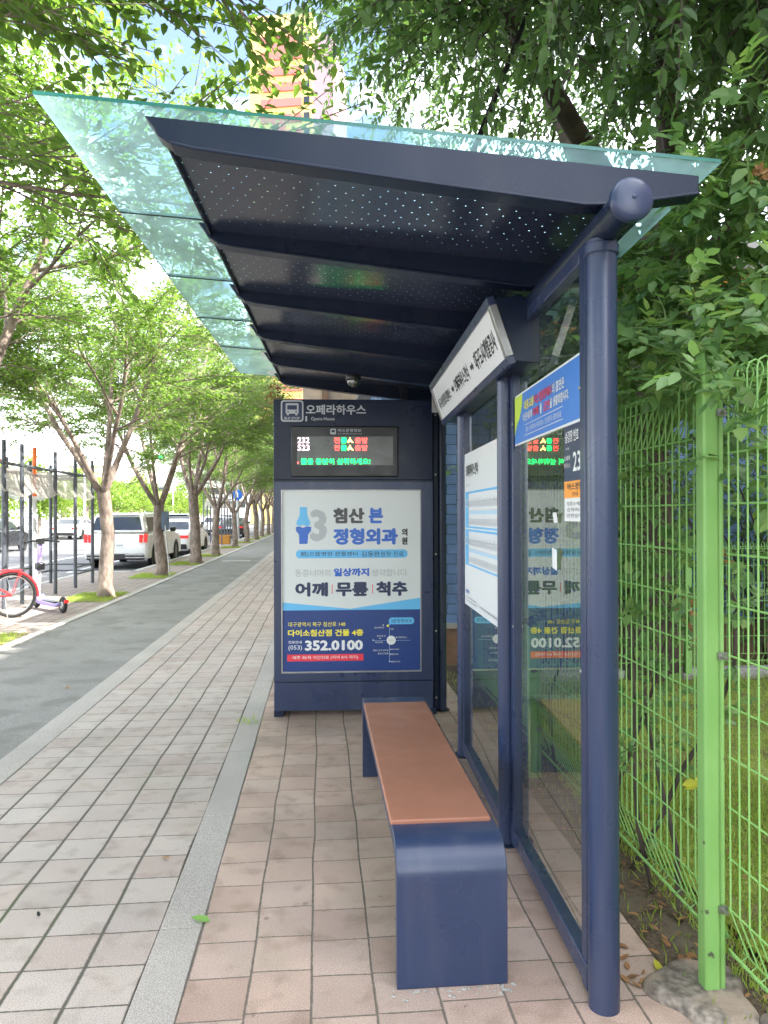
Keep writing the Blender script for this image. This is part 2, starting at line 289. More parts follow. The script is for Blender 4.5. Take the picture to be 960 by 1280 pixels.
# ------------------------------------------------------------------ mesh helpers
class MB:
    def __init__(s): s.v = []; s.f = []; s.mi = []; s.m = []
    def mid(s, mat):
        if mat not in s.m: s.m.append(mat)
        return s.m.index(mat)
    def add(s, vs, fs, mat):
        n = len(s.v); i = s.mid(mat); s.v += [tuple(p) for p in vs]
        for f in fs: s.f.append(tuple(n+k for k in f)); s.mi.append(i)
    def box(s, a, b, mat, rz=0, ctr=None):
        x0, y0, z0 = a; x1, y1, z1 = b
        vs = [Vector(p) for p in ((x0,y0,z0),(x1,y0,z0),(x1,y1,z0),(x0,y1,z0),(x0,y0,z1),(x1,y0,z1),(x1,y1,z1),(x0,y1,z1))]
        if rz:
            c = Vector(ctr) if ctr else (vs[0]+vs[6])/2; M = Matrix.Rotation(rz, 3, 'Z'); vs = [M@(p-c)+c for p in vs]
        s.add(vs, [(3,2,1,0),(4,5,6,7),(0,1,5,4),(1,2,6,5),(2,3,7,6),(3,0,4,7)], mat); return s
    def tube(s, pts, rad, mat, n=8, cap=True):
        pts = [Vector(p) for p in pts]; k = len(pts); rad = rad if isinstance(rad, (list, tuple)) else [rad]*k
        rings = []; u = None
        for i, p in enumerate(pts):
            d = (pts[min(i+1, k-1)]-pts[max(i-1, 0)])
            d = d.normalized() if d.length > 1e-9 else Vector((0, 0, 1))
            if u is None:
                u = d.orthogonal().normalized()
                if abs(d.z) > .99: u = Vector((1, 0, 0))
            u = (u-d*u.dot(d)); u = u.normalized() if u.length > 1e-6 else d.orthogonal().normalized()
            w_ = d.cross(u)
            rings.append([p+(u*math.cos(2*math.pi*(j+.5)/n)+w_*math.sin(2*math.pi*(j+.5)/n))*rad[i] for j in range(n)])
        vs = [q for r_ in rings for q in r_]; fs = []
        for i in range(k-1):
            for j in range(n): fs.append((i*n+j, i*n+(j+1)%n, (i+1)*n+(j+1)%n, (i+1)*n+j))
        if cap: fs.append(tuple(range(n-1, -1, -1))); fs.append(tuple((k-1)*n+j for j in range(n)))
        s.add(vs, fs, mat); return s
    def prism(s, poly, d0, d1, mat, axis='Y'):
        """poly of 2D points extruded; axis Y: poly=(x,z); X: poly=(y,z); Z: poly=(x,y)"""
        def P(a, b, d): return {'Y': (a, d, b), 'X': (d, a, b), 'Z': (a, b, d)}[axis]
        n = len(poly); vs = [P(a, b, d0) for a, b in poly]+[P(a, b, d1) for a, b in poly]
        fs = [tuple(range(n-1, -1, -1)), tuple(range(n, 2*n))]+[(i, (i+1) % n, n+(i+1) % n, n+i) for i in range(n)]
        s.add(vs, fs, mat); return s
    def torus(s, c, R_, r, mat, M=None, n=28, m=8, a0=0, a1=2*math.pi):
        M = M or Matrix.Identity(3); c = Vector(c); full = abs(a1-a0-2*math.pi) < 1e-6; vs = []; fs = []; k = n if full else n+1
        for i in range(k):
            a = a0+(a1-a0)*i/n
            for j in range(m):
                b = 2*math.pi*j/m; p = Vector(((R_+r*math.cos(b))*math.cos(a), r*math.sin(b), (R_+r*math.cos(b))*math.sin(a))); vs.append(c+M@p)
        for i in range(n):
            for j in range(m): fs.append((i*m+j, ((i+1) % k)*m+j, ((i+1) % k)*m+(j+1) % m, i*m+(j+1) % m))
        s.add(vs, fs, mat); return s
    def lathe(s, c, prof, mat, M=None, n=24):
        M = M or Matrix.Identity(3); c = Vector(c); vs = []; fs = []
        for r_, z in prof:
            for j in range(n):
                a = 2*math.pi*j/n; vs.append(c+M@Vector((r_*math.cos(a), r_*math.sin(a), z)))
        for i in range(len(prof)-1):
            for j in range(n): fs.append((i*n+j, i*n+(j+1) % n, (i+1)*n+(j+1) % n, (i+1)*n+j))
        s.add(vs, fs, mat); return s
    def build(s, name, parent=None, bevel=0, smooth=False, seg=2, autos=40):
        me = bpy.data.meshes.new(name); me.from_pydata(s.v, [], s.f)
        for m in s.m: me.materials.append(m)
        me.polygons.foreach_set('material_index', s.mi)
        import bmesh
        bm = bmesh.new(); bm.from_mesh(me); bmesh.ops.recalc_face_normals(bm, faces=bm.faces); bm.to_mesh(me); bm.free()
        me.update()
        o = bpy.data.objects.new(name, me); C.objects.link(o)
        if parent: o.parent = parent
        if smooth or bevel:
            me.polygons.foreach_set('use_smooth', [True]*len(me.polygons))
            me.set_sharp_from_angle(angle=R(autos))
        if bevel:
            b = o.modifiers.new('bevel', 'BEVEL'); b.width = bevel; b.segments = seg; b.limit_method = 'ANGLE'; b.angle_limit = R(35); b.harden_normals = False
        return o
def tag(o, label=None, cat=None, group=None, kind=None):
    if label: o['label'] = label
    if cat: o['category'] = cat
    if group: o['group'] = group
    if kind: o['kind'] = kind
    return o
def thing(name, loc, label, cat, rz=0, group=None):
    o = bpy.data.objects.new(name, None); C.objects.link(o); o.location = loc; o.rotation_euler = (0, 0, rz); o.empty_display_size = .2
    return tag(o, label, cat, group)
def struct(o): return tag(o, kind='structure')
def copy_tree(o, parent=None):
    c = o.copy(); C.objects.link(c)
    if parent: c.parent = parent
    for ch in list(o.children): copy_tree(ch, c)
    return c
# ---- lettering
_tc = {}
def text_geo(s, off=0.):
    key = (s, off)
    if key in _tc: return _tc[key]
    cu = bpy.data.curves.new('t', 'FONT'); cu.body = s; cu.size = 1; cu.offset = off; cu.resolution_u = 2; cu.fill_mode = 'FRONT'
    ob = bpy.data.objects.new('t', cu); C.objects.link(ob)
    dg = bpy.context.evaluated_depsgraph_get(); dg.update(); me = ob.evaluated_get(dg).to_mesh()
    v = np.array([tuple(p.co)[:2] for p in me.vertices]) if len(me.vertices) else np.zeros((1, 2))
    f = [tuple(p.vertices) for p in me.polygons]
    ob.evaluated_get(dg).to_mesh_clear(); bpy.data.objects.remove(ob); bpy.data.curves.remove(cu)
    lo = v.min(0); hi = v.max(0); _tc[key] = ((v-lo)/np.maximum(hi-lo, 1e-6), f); return _tc[key]
class Sheet:
    """flat print laid on a plane: origin O, unit vectors U (right), V (up), W (outwards)"""
    def __init__(s, O, U, V, mb=None): s.O = Vector(O); s.U = Vector(U); s.V = Vector(V); s.W = s.U.cross(s.V).normalized(); s.mb = mb or MB()
    def P(s, u, v, k): return s.O+s.U*u+s.V*v+s.W*(.0006*k)
    def poly(s, pts, mat, k=1): s.mb.add([s.P(u, v, k) for u, v in pts], [tuple(range(len(pts)))], mat)
    def rect(s, u0, v0, u1, v1, mat, k=1): s.poly([(u0, v0), (u1, v0), (u1, v1), (u0, v1)], mat, k)
    def disc(s, u, v, r, mat, k=1, n=20, ry=None): s.poly([(u+r*math.cos(2*math.pi*i/n), v+(ry or r)*math.sin(2*math.pi*i/n)) for i in range(n)], mat, k)
    def rrect(s, u0, v0, u1, v1, r, mat, k=1):
        pts = []
        for cx, cy, a in ((u1-r, v1-r, 0), (u0+r, v1-r, 90), (u0+r, v0+r, 180), (u1-r, v0+r, 270)):
            pts += [(cx+r*math.cos(R(a+b)), cy+r*math.sin(R(a+b))) for b in range(0, 91, 15)]
        s.poly(pts, mat, k)
    def text(s, t, u0, v0, u1, v1, mat, k=2, off=0.):
        # heavier weights: a slight outline offset plus overprints shifted by part of a stroke
        v, f = text_geo(t, min(off, .01)); h = v1-v0; d = max(0, off-.01)*h*1.5; sh = d*.75
        for i, (a_, b_) in enumerate(((0, 0), (-d, 0), (d, 0), (0, sh), (0, -sh)) if d > 0 else ((0, 0),)):
            s.mb.add([s.P(u0+d+(u1-u0-2*d)*a+a_, v0+sh+(h-2*sh)*b+b_, k+.2*i) for a, b in v], f, mat)

def gp(px, py, z=0.):
    """ground point seen at a pixel of the 960x1280 photograph"""
    d = F*(CAMH-z)/(py-643.0); x = (px-480)/F*d; c, s_ = math.cos(YAW), math.sin(YAW)
    return Vector((x*c+d*s_, d*c-x*s_, z))
def at(px, py, d):
    x = (px-480)/F*d; z = CAMH+(643-py)/F*d; c, s_ = math.cos(YAW), math.sin(YAW)
    return Vector((x*c+d*s_, d*c-x*s_, z))

# ================================================================== THE GROUND
def sheet(name, x0, y0, x1, y1, z, mat, ny=1):
    m = MB(); m.add([(x0, y0, z), (x1, y0, z), (x1, y1, z), (x0, y1, z)], [(0, 1, 2, 3)], mat); return struct(m.build(name))
sheet('ground', -600, -200, 600, 1500, -.14, GROUND)
sheet('road', -34, -60, -4.9, 300, -.12, ROADM)
YE = 112
m = MB(); m.box((-1.783, -12, -.3), (-.587, YE, 0), TILE_GREY); struct(m.build('sidewalk'))
m = MB(); m.box((-.433, -12, -.3), (1.12, YE, 0), TILE_PINK); struct(m.build('sidewalk_by_shelter'))
m = MB(); m.box((-3.515, -12, -.3), (-1.968, YE, -.004), ASPH); struct(m.build('bike_path'))
def stones(name, x0, x1, z, mat, y0, y1, L_=1.0, gap=.006, bev=.004):
    m = MB(); y = y0; rr = random.Random(5)
    while y < y1: m.box((x0, y, -.25), (x1, y+L_-gap, z+rr.uniform(-.001, .002)), mat); y += L_
    return struct(m.build(name, bevel=bev))
stones('granite_kerb_strip', -1.966, -1.785, .002, GRANITE, -11.7, YE)
stones('granite_band', -.585, -.435, .002, GRANITE, -10.27, YE)
stones('pale_kerb', -3.63, -3.517, .012, PALECON, -11.4, YE)
m = MB(); m.box((-6.1, -12, -.3), (-3.632, 20.2, -.004), TILE_VERGE); m.box((-4.9, 20.2, -.3), (-3.632, 37.5, -.004), TILE_VERGE)
m.box((-6.1, 37.5, -.3), (-3.632, 44, -.004), TILE_VERGE); m.box((-4.9, 44, -.3), (-3.632, YE, -.004), TILE_VERGE)
struct(m.build('tree_verge'))
m = MB()
for x, y0, y1 in ((-6.1, -12, 20.2), (-4.9, 20.2, 37.5), (-6.1, 37.5, 44), (-4.9, 44, YE)):
    y = y0
    while y < y1-.01: m.box((x-.16, y, -.25), (x-.002, min(y+.99, y1), .005), PALECON); y += 1
m.box((-6.26, 20.2, -.25), (-4.9, 20.34, .005), PALECON); struct(m.build('road_kerb', bevel=.012))
m = MB()
for x in (-9.6, -12.9):
    y = 3
    while y < 140:
        m.add([(x, y, -.116), (x+.14, y, -.116), (x+.14, y+4, -.116), (x, y+4, -.116)], [(0, 1, 2, 3)], LINEP); y += 8 if x < -10 else 4
m.add([(-7.2, 21.5, -.116), (-7.1, 21.5, -.116), (-7.1, 37, -.116), (-7.2, 37, -.116)], [(0, 1, 2, 3)], LINEP)
for y in (21.5, 28.6, 36.9): m.add([(-7.2, y, -.115), (-5.1, y, -.115), (-5.1, y+.1, -.115), (-7.2, y+.1, -.115)], [(0, 1, 2, 3)], LINEP)
struct(m.build('road_markings'))
m = MB(); p = gp(313, 697)
m.add([(-3.2, 24.2, .001), (-2.3, 24.2, .001), (-2.3, 24.5, .001), (-3.2, 24.5, .001)], [(0, 1, 2, 3)], LINEP); struct(m.build('path_marking'))
m = MB(); m.box((-22.6, -20, -.3), (-18.4, 180, .0), CONC); struct(m.build('median'))
m = MB(); m.box((-45, -20, -.3), (-32, 200, .0), CONC); struct(m.build('far_sidewalk'))
# soil strip and lawn behind the fence, gently uneven
def heightfield(name, x0, y0, x1, y1, z, mat, amp, step, seed):
    rr = np.random.RandomState(seed); nx = int((x1-x0)/step)+1; ny = int((y1-y0)/step)+1
    xs = np.linspace(x0, x1, nx); ys = np.linspace(y0, y1, ny); m = MB(); vs = []
    ph = rr.rand(6)*6
    for j in range(ny):
        for i in range(nx):
            h = sum(math.sin(xs[i]*(2.1+k)+ph[k])*math.cos(ys[j]*(1.7+k*1.3)+ph[k+3]) for k in range(3))/3
            e = min(1, (xs[i]-x0)/.15+.15)
            vs.append((xs[i], ys[j], z+amp*h*e+rr.rand()*amp*.3))
    m.add(vs, [(j*nx+i, j*nx+i+1, (j+1)*nx+i+1, (j+1)*nx+i) for j in range(ny-1) for i in range(nx-1)], mat)
    return struct(m.build(name, smooth=True))
heightfield('soil_strip', 1.122, -2, 1.5, 7.2, .0, SOIL, .012, .03, 3)
heightfield('lawn', 1.45, -2, 9, 7.0, .03, LAWN, .02, .08, 4)
m = MB(); m.box((1.26, 6.27, -.2), (9, 6.39, .12), CONC); struct(m.build('lawn_edging', bevel=.01))
sheet('yard_ground', 1.13, -12, 30, 60, -.03, GROUND)

# ================================================================== BUS SHELTER (own frame, turned 1.9 degrees)
TH = -0.033
SH = thing('bus_shelter', (0, 0, 0), 'dark blue steel bus shelter with a sloping teal glass roof and glass back wall', 'bus shelter', rz=TH)
ct, st_ = math.cos(TH), math.sin(TH)
def s2w(x, y, z=0): return Vector((x*ct-y*st_, x*st_+y*ct, z))
PX = .735; PYS = [2.206, 3.33, 4.545, 5.62]; BY = [2.193+.7797*i for i in range(6)]
def ztop(x): return 2.6605-.0851*(x+.58)
# posts
for i, y in enumerate(PYS):
    m = MB(); x = .783 if i == 0 else PX; r = .0465 if i == 0 else .04
    m.tube([(x, y, 0.0), (x, y, 2.33)], r, NAVY, 28); o = m.build('post', SH, smooth=True)
    if i: m = MB(); m.lathe((x, y, 0), [(r+.02, .0), (r+.02, .008), (r, .009)], NAVYD, n=28); m.build('base_plate', o, smooth=True)
    m = MB(); m.lathe((x, y, 2.285), [(r+.001, 0), (r+.006, .004), (r+.006, .03), (r+.001, .034)], NAVY, n=28); m.build('collar', o, smooth=True)
# pipe
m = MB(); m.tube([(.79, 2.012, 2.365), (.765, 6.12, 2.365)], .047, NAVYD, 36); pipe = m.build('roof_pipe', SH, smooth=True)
m = MB(); Mc = Matrix.Rotation(R(90), 3, 'X')
m.lathe((.79, 1.992, 2.365), [(.03, -.02), (.03, -.006), (.0595, -.005), (.0605, 0), (.0605, .012), (.057, .018), (.045, .0225), (.02, .026), (.006, .027), (.005, .030), (.0001, .0315)], NAVY, Mc, 36); m.build('pipe_cap', pipe, smooth=True)
# beams
def beam_prof():
    top = [(-.58, ztop(-.58)), (1.07, ztop(1.07))]
    bot = [(1.07, ztop(1.07)-.055), (.84, ztop(.84)-.11), (.72, ztop(.72)-.125), (.3, ztop(.3)-.112), (-.2, ztop(-.2)-.093), (-.44, ztop(-.44)-.083), (-.505, ztop(-.5)-.074), (-.54, ztop(-.54)-.055), (-.553, ztop(-.55)-.033), (-.566, ztop(-.566)-.016)]
    return top+bot
for y in BY:
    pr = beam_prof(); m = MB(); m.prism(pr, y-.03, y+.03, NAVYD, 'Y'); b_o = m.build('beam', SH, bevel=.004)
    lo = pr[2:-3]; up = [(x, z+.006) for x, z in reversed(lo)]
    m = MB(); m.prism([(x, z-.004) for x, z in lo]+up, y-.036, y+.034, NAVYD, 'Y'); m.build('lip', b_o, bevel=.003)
# perforated ceiling panels + glass panes
for i in range(5):
    y0, y1 = BY[i]+.024, BY[i+1]-.024
    m = MB(); a, b = -.525, 1.0
    m.add([(a, y0, ztop(a)-.03), (b, y0, ztop(b)-.03), (b, y1, ztop(b)-.03), (a, y1, ztop(a)-.03)], [(0, 1, 2, 3)], PERF); m.build('perforated_panel', SH)
    m = MB(); m.box((a-.006, y0, ztop(a)-.05), (a, y1, ztop(a)-.012), NAVYD); m.build('panel_edge', SH)
gz = lambda x: 2.7066-.0754*(x+.89)
ge = [2.152, BY[1], BY[2], BY[3], BY[4], 6.318]
for i in range(5):
    y0, y1 = ge[i]+(.003 if i else 0), ge[i+1]-(.003 if i < 4 else 0)
    m = MB(); a, b = -.89, 1.133
    vs = [(a, y0, gz(a)), (b, y0, gz(b)), (b, y1, gz(b)), (a, y1, gz(a))]
    m.add(vs, [(0, 1, 2, 3)], GLASS_ROOF)
    o = m.build('glass_pane', SH)
    e = MB()
    def strip(p, q):
        u = Vector((0, 0, .011)); e.add([p, q, Vector(q)+u, Vector(p)+u], [(0, 1, 2, 3)], GLASS_EDGE)
    for k in range(4): strip(vs[k], vs[(k+1) % 4])
    e.build('pane_edge', o)
    if i:
        m = MB(); m.box((a, ge[i]-.0028, gz(a)-.1), (b, ge[i]+.0028, gz(a)), CONN)
        m.v = [(x, y, (gz(x)+(.002 if z > gz(a)-.05 else -.004))) for x, y, z in m.v]; m.build('glass_joint', SH)
# wall frames and panes
def bay(y0, y1, x, zb, zt):
    for yy, s in ((y0, 1), (y1, -1)):
        m = MB(); m.box((x-.02, yy, zb-.02), (x+.02, yy+s*.05, zt), NAVY); m.build('upright', SH, bevel=.004)
    m = MB(); m.box((x-.024, y0-.01, zb), (x+.024, y1+.01, zb+.07), NAVY); m.build('bottom_rail', SH, bevel=.005)
    m = MB(); m.box((x-.02, y0+.051, zt-.05), (x+.02, y1-.051, zt), NAVY); m.build('top_rail', SH, bevel=.004)
    m = MB(); m.add([(x, y0+.05, zb+.07), (x, y1-.05, zb+.07), (x, y1-.05, zt-.05), (x, y0+.05, zt-.05)], [(0, 1, 2, 3)], GLASS_WALL); m.build('wall_glass', SH)
bay(2.252, 3.29, .765, .035, 2.345); bay(3.37, 4.505, .742, .035, 2.30)
# ---- stop sign box: separate thing hung from the pipe
SB = thing('stop_name_sign', (0, 0, 0), 'long tilted light box with white panel naming three stops under the shelter roof', 'sign', rz=TH)
y0, y1 = 2.97, 5.0
A = Vector((.60, 0, 2.375)); B = Vector((.685, 0, 2.125))     # face top and bottom edge
sec = [(A.x, A.z), (B.x, B.z), (.80, 2.115), (.80, 2.33), (.72, 2.40)]
m = MB(); m.prism(sec, y0, y1, NAVYD, 'Y'); m.build('housing', SB, bevel=.004)
dv = (A-B).normalized(); Wn = Vector((-dv.z, 0, dv.x))
fr = MB()
def facebox(u0, u1, v0, v1, d0, d1, mat, mb):   # u along -Y seen from the bench side, v up the face
    vs = []
    for d in (d0, d1):
        for u, v in ((u0, v0), (u1, v0), (u1, v1), (u0, v1)):
            p = B+dv*v+Wn*d; vs.append((p.x, u, p.z))
    mb.add(vs, [(3, 2, 1, 0), (4, 5, 6, 7), (0, 1, 5, 4), (1, 2, 6, 5), (2, 3, 7, 6), (3, 0, 4, 7)], mat)
Hs = (A-B).length
facebox(y0-.01, y1+.01, -.012, .022, -.01, .022, NAVY, fr); facebox(y0-.01, y1+.01, Hs-.022, Hs+.012, -.01, .022, NAVY, fr)
facebox(y0-.012, y0+.028, .0222, Hs-.0222, -.01, .022, STEEL, fr); facebox(y1-.028, y1+.012, .0222, Hs-.0222, -.01, .022, STEEL, fr)
fr.build('frame', SB, bevel=.002)
O = B+dv*.022+Wn*.012; sg = Sheet((O.x, y1-.028, O.z), (0, -1, 0), tuple(dv))
Ls = y1-y0-.056; hh = Hs-.044
sg.rect(0, 0, Ls, hh, I_W, 0)
sg.text('대구삼성창조캠퍼스', .06, hh*.28, .58, hh*.60, I_BK, off=.012)
sg.text('오페라하우스건너', .76, hh*.26, 1.22, hh*.64, I_BK, off=.02)
sg.text('대구도시개발공사', 1.42, hh*.26, 1.90, hh*.66, I_BK, off=.02)
for u in (.64, 1.29):
    sg.rect(u, hh*.40, u+.05, hh*.5, I_GR, 2); sg.poly([(u+.05, hh*.34), (u+.085, hh*.45), (u+.05, hh*.56)], I_GR, 2)
sg.mb.build('sign_panel', SB)
m = MB(); m.box((.60, 5.03, 2.20), (.66, 5.05, 2.36), STEEL); m.build('hanger', SB)

# ---- route map, banner, notices stuck to the glass
RM = thing('route_map_board', (0, 0, 0), 'white bus route map board with blue tables behind the bench', 'notice board', rz=TH)
rx = .726
Yf, Yn = 4.43, 3.43
m = MB(); m.box((rx, Yn, .96), (rx+.012, Yf, 1.86), I_W); m.build('board', RM)
rs = Sheet((rx-.001, Yf, .96), (0, -1, 0), (0, 0, 1)); Wd = Yf-Yn; Hh = .9
rs.rect(.0, 0, Wd, Hh, I_W, 0)
rs.text('오페라하우스건너', .05, .76, .45, .83, I_BK, 2, .02); rs.text('Opera House', .05, .70, .2, .72, I_LG, 2)
for yb in (.46, .30 - .06):
    rs.rect(.03, yb+.20, Wd-.02, yb+.212, I_SK, 2); rs.rect(.03, yb, Wd-.02, yb+.010, I_SK, 2); rs.rect(.03, yb+.0105, .14, yb+.1995, I_SK, 2)
    rs.text('232' if yb > .4 else '523', .05, yb+.12, .12, yb+.17, I_W, 3, .02)
    for k in range(3): rs.rect(.15, yb+.05+k*.05, Wd-.02, yb+.052+k*.05, I_LG, 2)
    rs.rect(.15, yb+.08, Wd-.02, yb+.098, I_PA, 1)
    for k in range(34):
        u = .165+k*.0235; mt = (I_LG, I_PK, I_LG, I_PA)[k % 4]
        rs.rect(u, yb+.02, u+.006, yb+.045+.02*((k*7) % 3)/3, mt, 2); rs.rect(u, yb+.12, u+.006, yb+.15+.03*((k*5) % 4)/4, mt, 2)
rs.text('대구광역시', .04, .07, .16, .095, I_BL, 2, .02)
for k in range(3): rs.text('버스 이용 안내 문의 대구광역시 교통종합정보센터', .04 if k < 2 else .5, .045-.02*k if k < 2 else .03, .4 if k < 2 else .95, .055-.02*k if k < 2 else .045, I_GR, 2)
rs.mb.build('map_print', RM)

BN = thing('no_smoking_banner', (0, 0, 0), 'blue banner with yellow, red and white lettering across the glass by the near post', 'banner', rz=TH)
bx = .762
Yf, Yn = 3.23, 2.30; z0, z1 = 1.80, 2.02
m = MB(); m.box((bx-.006, Yn, z0), (bx-.002, Yf, z1), I_W); m.build('backing', BN)
b_ = Sheet((bx-.0065, Yf, z0), (0, -1, 0), (0, 0, 1)); Wd = Yf-Yn; Hh = z1-z0
b_.rect(.0, .008, Wd, Hh-.008, I_PB, 1)
b_.poly([(0, Hh-.008), (.14, Hh-.008), (.13, Hh*.72), (.09, Hh*.52), (.04, Hh*.4), (0, Hh*.2)], I_LM, 2)
b_.text('대중교통', .17, .135, .33, .175, I_YE, 3, .02); b_.text('버스정류장에서', .34, .135, .58, .175, I_RD, 3, .02); b_.text('의 흡연은', .59, .135, .74, .175, I_W, 3, .02)
b_.text('이웃에게', .15, .088, .30, .125, I_W, 3, .02); b_.text('피해', .315, .088, .40, .125, I_RD, 3, .02); b_.text('를', .42, .088, .45, .125, I_W, 3, .02)
b_.text('금연', .47, .088, .555, .125, I_RD, 3, .02); b_.text('을 생활화합시다.', .56, .088, .79, .125, I_W, 3, .02)
b_.rect(.18, .072, .72, .0745, I_W, 3); b_.rect(.18, .028, .72, .0305, I_W, 3)
b_.text('문의 : 대구광역시 북구보건소  건강증진과 금연상담실', .2, .04, .70, .062, I_W, 3)
b_.mb.build('banner_print', BN)

NP = thing('bus_arrival_notice', (0, 0, 0), 'tall navy, orange and white notice on the glass next to the near round post', 'notice', rz=TH)
Yf, Yn = 2.50, 2.30
m = MB(); m.box((bx-.006, Yn, 1.475), (bx-.003, Yf, 1.80), I_W); m.build('backing', NP)
n_ = Sheet((bx-.0065, Yf, 1.475), (0, -1, 0), (0, 0, 1)); Wd = Yf-Yn
n_.rect(0, .135, Wd, .323, I_DK, 1); n_.rect(0, .078, Wd, .135, I_OR, 1)
n_.text('승강장 번호', .015, .265, .16, .305, I_W, 2, .02); n_.text('stop', .02, .24, .06, .25, I_W, 2)
n_.text('오페라', .0, .205, .07, .222, I_W, 2, .01); n_.text('하우스', .0, .18, .07, .197, I_PK, 2, .01); n_.text('232', .1, .165, .23, .23, I_W, 2, .02)
n_.text('버스정보', .04, .104, .2, .128, I_BK, 2, .02); n_.text('안내', .09, .084, .15, .098, I_BK, 2, .01)
for k in range(3): n_.text(('정류소에서', '승하차시', '안전운행')[k], .03, .052-.02*k, .2, .066-.02*k, I_GR, 2)
n_.mb.build('notice_print', NP)
def paper(name, y0, y1, z0, z1, lab, tilt=0):
    m = MB(); m.add([(0, -(y1-y0)/2, 0), (0, (y1-y0)/2, 0), (-.004, (y1-y0)/2, z1-z0), (-.004, -(y1-y0)/2, z1-z0)], [(0, 1, 2, 3)], I_W)
    o = m.build(name); p = s2w(.758, (y0+y1)/2, z0); o.location = p; o.rotation_euler = (tilt, 0, TH); tag(o, lab, 'paper'); return o
paper('paper_note', 2.60, 2.66, 1.30, 1.375, 'small white slip of paper taped loosely low on the glass', R(8))
paper('paper_sticker', 2.59, 2.64, 1.468, 1.505, 'small square white sticker on the glass under the navy notice')
p = MB()

# ---- information kiosk at the far end
KY = 5.50
K = thing('information_kiosk', (0, 0, 0), 'navy advertising kiosk with bus arrival display and clinic poster', 'kiosk', rz=TH)
kx0, kx1 = -.53, .66
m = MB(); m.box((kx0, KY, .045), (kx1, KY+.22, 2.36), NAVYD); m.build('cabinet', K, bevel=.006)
kx = lambda px: -.53+(px-344.5)/168.0
kz = lambda py: 2.36-(py-498.0)/168.0
def front(name, px0, py0, px1, py1, d, mat, bev=.004):
    m = MB(); m.box((kx(px0), KY-d, kz(py1)), (kx(px1), KY+.01, kz(py0)), mat); return m.build(name, K, bevel=bev)
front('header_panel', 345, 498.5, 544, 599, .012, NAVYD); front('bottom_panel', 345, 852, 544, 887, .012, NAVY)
# frame round the poster
m = MB()
for a, b, c, d in ((345, 601.5, 354, 850.5), (529, 601.5, 544, 850.5), (354, 601.5, 529, 611.5), (354, 840, 529, 850.5)):
    m.box((kx(a), KY-.012, kz(d)), (kx(c), KY+.01, kz(b)), NAVY)
m.build('poster_surround', K)
m = MB()
for a, b, c, d in ((354, 611.5, 355.4, 840), (527.6, 611.5, 529, 840), (355.4, 611.5, 527.6, 612.9), (355.4, 838.2, 527.6, 840)):
    m.box((kx(a), KY-.016, kz(d)), (kx(c), KY+.008, kz(b)), STEEL)
m.build('poster_trim', K)
for px in (344.5, 536):
    m = MB(); m.box((kx(px), KY-.005, 0), (kx(px)+.07, KY+.2, .05), NAVYD); m.build('foot', K)
m = MB(); m.box((.665, KY+.02, .03), (.70, KY+.2, 2.33), NAVYD); m.build('side_column', K, bevel=.004)
for z in (.12, .62, 1.2, 1.8, 2.25):
    m = MB(); m.lathe((.683, KY+.019, z), [(.0001, .006), (.007, .005), (.008, 0)], STEEL, Matrix.Rotation(R(90), 3, 'X'), 10); m.build('bolt', K)
for y in (2.30, 3.24, 3.42, 4.455):
    for z in (.07, 1.0, 1.9):
        xq = .745 if y < 3.3 else .722; m = MB(); m.lathe((xq+.0005, y, z), [(.0001, .004), (.006, .003), (.007, 0)], STEEL, Matrix.Rotation(R(-90), 3, 'Y'), 10); m.build('bolt', SH)
# header writing
hs = Sheet((kx(345), KY-.0125, kz(600)), (1, 0, 0), (0, 0, 1)); U = lambda px: (px-345)/168.0; V = lambda py: (600-py)/168.0
hs.rrect(U(354), V(526.5), U(382), V(499.7), .022, I_HD, 1); hs.rrect(U(355.7), V(524.8), U(380.3), V(501.4), .016, I_DK, 2)
hs.rrect(U(360), V(516.5), U(376), V(503.5), .008, I_HD, 3); hs.rect(U(362), V(511.5), U(374), V(506), I_DK, 4)
hs.rect(U(361.5), V(518.5), U(364), V(516), I_HD, 3); hs.rect(U(372), V(518.5), U(374.5), V(516), I_HD, 3)
for px in (363, 373): hs.disc(U(px), V(514.2), .006, I_DK, 4)
hs.text('BUS STOP', U(358.5), V(524), U(377.5), V(520.6), I_HD, 3, .02)
hs.text('오페라하우스', U(385), V(517.5), U(460), V(505), I_HD, 2, .022)
hs.rect(U(384.5), V(526), U(386.5), V(519.5), I_HD, 2); hs.text('Opera House', U(391.5), V(526), U(421), V(520.5), I_HD, 2, .008)
hs.mb.build('header_lettering', K)
